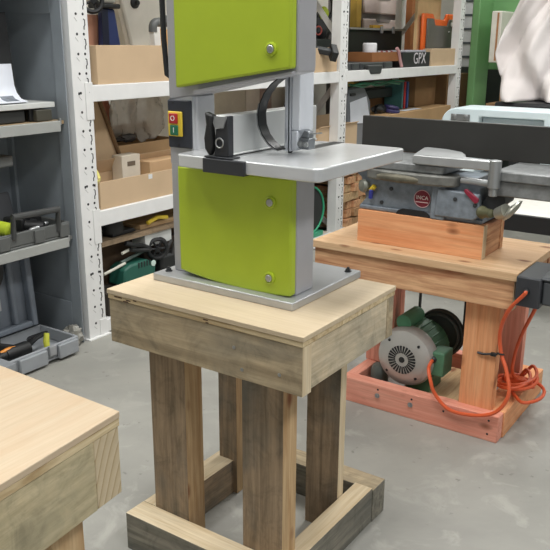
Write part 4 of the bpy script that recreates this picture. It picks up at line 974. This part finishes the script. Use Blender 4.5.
for x, y in ((-1.98, 6.4), (-1.27, 6.4), (-1.98, 7.0), (-1.27, 7.0)): bx('leg', DARK, bt, (x - 0.03, x + 0.03, y - 0.03, y + 0.03, 0, 1.0), 0.003)
cm = thing('covered_machine', 'dark machine mostly hidden under the pale draped cloth', 'machine', (-1.75, 6.65, 1.062))
bx('body', P((44, 38, 36), 0.5), cm, (-1.95, -1.45, 6.45, 6.9, 1.0625, 1.75), 0.04)
# draped cloth: a thin shell of folds hanging over the machine
m = MB(); NU, NV = 64, 40; grid = []
for j in range(NV + 1):
    v = j / NV; z = 2.0 - 0.93 * v; row = []
    for i in range(NU + 1):
        u = i / NU
        ks = ((0, -1.955), (0.20, -1.985), (0.43, -2.085), (0.63, -2.125), (0.80, -2.095), (1.0, -2.03))
        for (va, xa), (vb, xb) in zip(ks, ks[1:]):
            if va <= v <= vb: xl = xa + (xb - xa) * (v - va) / (vb - va)
        xr = -1.60 + 0.06 * v
        x = xl + (xr - xl) * u
        s1 = u * 0.8 + v * 0.62; s2 = u * 1.1 - v * 0.75
        fold = 0.10 * abs(math.sin(6.1 * s1)) ** 0.7 + 0.055 * math.sin(9 * s2 + 0.6) * (0.3 + v) + 0.014 * math.sin(27 * s1 + 3 * s2)
        y = 6.27 + 0.16 * max(0, u - 0.6) ** 2 / 0.16 - fold + 0.03 * noise.noise(Vector((4 * u, 3 * v, 1)))
        if v > 0.84: y -= 0.16 * (v - 0.84) / 0.16 * (0.6 + 0.4 * math.sin(8 * u))
        row.append((x, y, max(z, 1.072)))
    grid.append(row)
G = [[m._v(p) for p in r] for r in grid]
for j in range(NV):
    for i in range(NU): m._f([G[j][i], G[j][i + 1], G[j + 1][i + 1], G[j + 1][i]])
cl = m.build('dust_sheet', P((224, 217, 214), 0.85, 0, 0.03, 5), smooth=60)
sd = cl.modifiers.new('thickness', 'SOLIDIFY'); sd.thickness = 0.008
tag(cl, 'pale pinkish-white dust sheet draped over the machine at upper right', 'dust sheet')
pts = smooth_path([(-2.10, 6.22, 1.19), (-2.0, 6.17, 1.13), (-1.9, 6.14, 1.15), (-1.78, 6.14, 1.19), (-1.68, 6.17, 1.14), (-1.62, 6.2, 1.10)], 5)
bx('carton', CARD2, None, (-2.7, -2.2, 8.05, 8.29, 0.9, 1.06), 0.003)
tag(bpy.data.objects['carton'], 'brown carton on the shelf right of the green column', 'box')
ws = thing('timber_shelf', 'low timber rack of odds and ends right of the green column', 'shelf', (-2.4, 8.1, 0))
bx('top', W('offcut', 0), ws, (-2.8, -2.0, 7.95, 8.295, 0.86, 0.8995))
for x in (-2.77, -2.06): bx('leg', W('offcut', 2), ws, (x - 0.03, x + 0.03, 8.0, 8.06, 0, 0.86))
tag(bx('black_case', BLACK, None, (-2.68, -2.45, 8.06, 8.28, 1.0605, 1.15), 0.006), 'small black case on the carton right of the green column', 'case')

tr = thing('side_table', 'low white table with a thick black front edge behind the jointer', 'table', (-1.4, 4.9, 0))
bx('top', P((222, 220, 212), 0.5), tr, (-2.2, -0.45, 4.325, 5.6, 0.535, 0.572), 0.003)
bx('front_edge', BLACK, tr, (-2.2, -0.45, 4.30, 4.3245, 0.475, 0.572), 0.004)
for x, y in ((-2.14, 4.9), (-0.55, 5.3), (-2.14, 5.5), (-0.55, 5.5)): bx('leg', DARK, tr, (x - 0.03, x + 0.03, y - 0.03, y + 0.03, 0, 0.535), 0.003)
pl = thing('thicknesser', 'pale blue-white bench thicknesser with rounded top behind the jointer fence', 'thicknesser', (-1.7, 5.2, 0.572))
PW = P((204, 218, 222), 0.4, 0, 0.03)
out = [(-2.06, 0.573), (-2.06, 0.98)]
for i in range(9):
    a = PI - PI / 2 * i / 8; out.append((-1.95 + 0.11 * math.cos(a), 0.985 + 0.10 * math.sin(a)))
out += [(-1.30, 1.085), (-1.30, 0.573), (-1.38, 0.573), (-1.38, 1.035), (-1.80, 1.035), (-1.80, 0.573)]
MB().prism(out, 'xz', 5.0, 5.30).build('housing', PW, pl, 0.008)
bx('roller_cover', P((176, 190, 196), 0.4), pl, (-1.798, -1.382, 5.06, 5.28, 0.985, 1.03), 0.01)
bx('bed', P((60, 62, 64), 0.4, 0.4), pl, (-1.798, -1.382, 4.95, 5.35, 0.60, 0.66), 0.004)
m = MB(); m.lathe((-1.965, 4.998, 1.028), (0, -1, 0), [(0.018, 0), (0.018, 0.012), (0.01, 0.016)], 14); m.lathe((-1.885, 4.998, 1.026), (0, -1, 0), [(0.018, 0), (0.018, 0.012), (0.01, 0.016)], 14); m.box(-1.99, -1.86, 4.99, 5.0, 1.0, 1.045)
m.build('lock_plate', P((120, 122, 122), 0.4, 0.4), pl, 0.002)
tp = thing('tape_roll', 'yellow and dark tape roll on the low white table', 'tape roll', (-0.95, 4.9, 0.572))
m = MB(); m.cyl((-0.98, 4.86, 0.64), (-0.98, 4.92, 0.64), 0.066, n=24); m.build('outer_roll', DARK, tp)
m = MB(); m.torus((-0.98, 4.858, 0.64), (0, 1, 0), 0.045, 0.008, 24, 6); m.build('core', HIVIS, tp)

# ------------------------------------------------------------------ lights
LM = bpy.data.materials.new('lit_tube'); LM.use_nodes = True
b = LM.node_tree.nodes['Principled BSDF']; b.inputs['Emission Color'].default_value = (1, 0.98, 0.94, 1); b.inputs['Emission Strength'].default_value = 3.0
ENERGY = (100, 115, 125, 120, 110, 100, 80)
for i, (x, y) in enumerate(((-3.6, 1.0), (-1.2, 0.9), (1.6, 0.6), (-1.4, 4.2), (1.6, 4.6), (-2.6, 8.2), (0.8, 8.6))):
    cf = thing('ceiling_light', 'long ceiling strip lamp above the workshop', 'lamp', (x, y, 4.3), 0, 'ceiling strip lamps')
    bx('housing', WHITE, cf, (x - 0.10, x + 0.10, y - 0.75, y + 0.75, 4.32, 4.38), 0.005)
    MB().cyl((x, y - 0.7, 4.30), (x, y + 0.7, 4.30), 0.02, n=10).build('tube', LM, cf)
    for s in (-0.5, 0.5): MB().cyl((x, y + s, 4.38), (x, y + s, 4.6), 0.004, n=6).build('hanger', STEEL, cf)
    L = bpy.data.lights.new('strip', 'AREA'); L.shape = 'RECTANGLE'; L.size = 0.7; L.size_y = 1.6; L.energy = ENERGY[i]; L.color = (1.0, 0.997, 0.985)
    lo = bpy.data.objects.new('strip_light', L); COL.objects.link(lo); lo.location = (x, y, 4.25)
# added cool fill lamp behind the camera; no workshop door is modelled
L = bpy.data.lights.new('door', 'AREA'); L.shape = 'RECTANGLE'; L.size = 4.0; L.size_y = 3.0; L.energy = 30; L.color = (0.94, 0.97, 1.0)
lo = bpy.data.objects.new('rear_fill', L); COL.objects.link(lo); lo.location = (2.6, -3.0, 2.0)
lo.rotation_euler = (Vector((-1.2, 2.5, 0.8)) - lo.location).to_track_quat('-Z', 'Y').to_euler()
w = bpy.data.worlds.new('air'); SC.world = w; w.use_nodes = True
bg = w.node_tree.nodes['Background']; bg.inputs['Color'].default_value = (0.93, 0.96, 1.0, 1); bg.inputs['Strength'].default_value = 0.35

# ------------------------------------------------------------------ camera
cd = bpy.data.cameras.new('camera'); cam = bpy.data.objects.new('camera', cd); COL.objects.link(cam)
cam.location = (0, 0, 1.5)
PITCH, ROLL, YAW, F = 0.293402831, 0.00534366, 0.598300471, 773.503
R = Matrix.Rotation(YAW, 3, 'Z') @ Matrix.Rotation(PI / 2 - PITCH, 3, 'X') @ Matrix.Rotation(ROLL, 3, 'Z')
cam.rotation_euler = R.to_euler()
cd.sensor_fit = 'HORIZONTAL'; cd.sensor_width = 36; cd.lens = F * 36 / 550; cd.clip_start = 0.05
SC.camera = cam
SC.view_settings.view_transform = 'Standard'
SC.view_settings.look = 'None'
SC.view_settings.gamma = 1.0
SC.view_settings.use_curve_mapping = False
SC.view_settings.exposure = -0.5
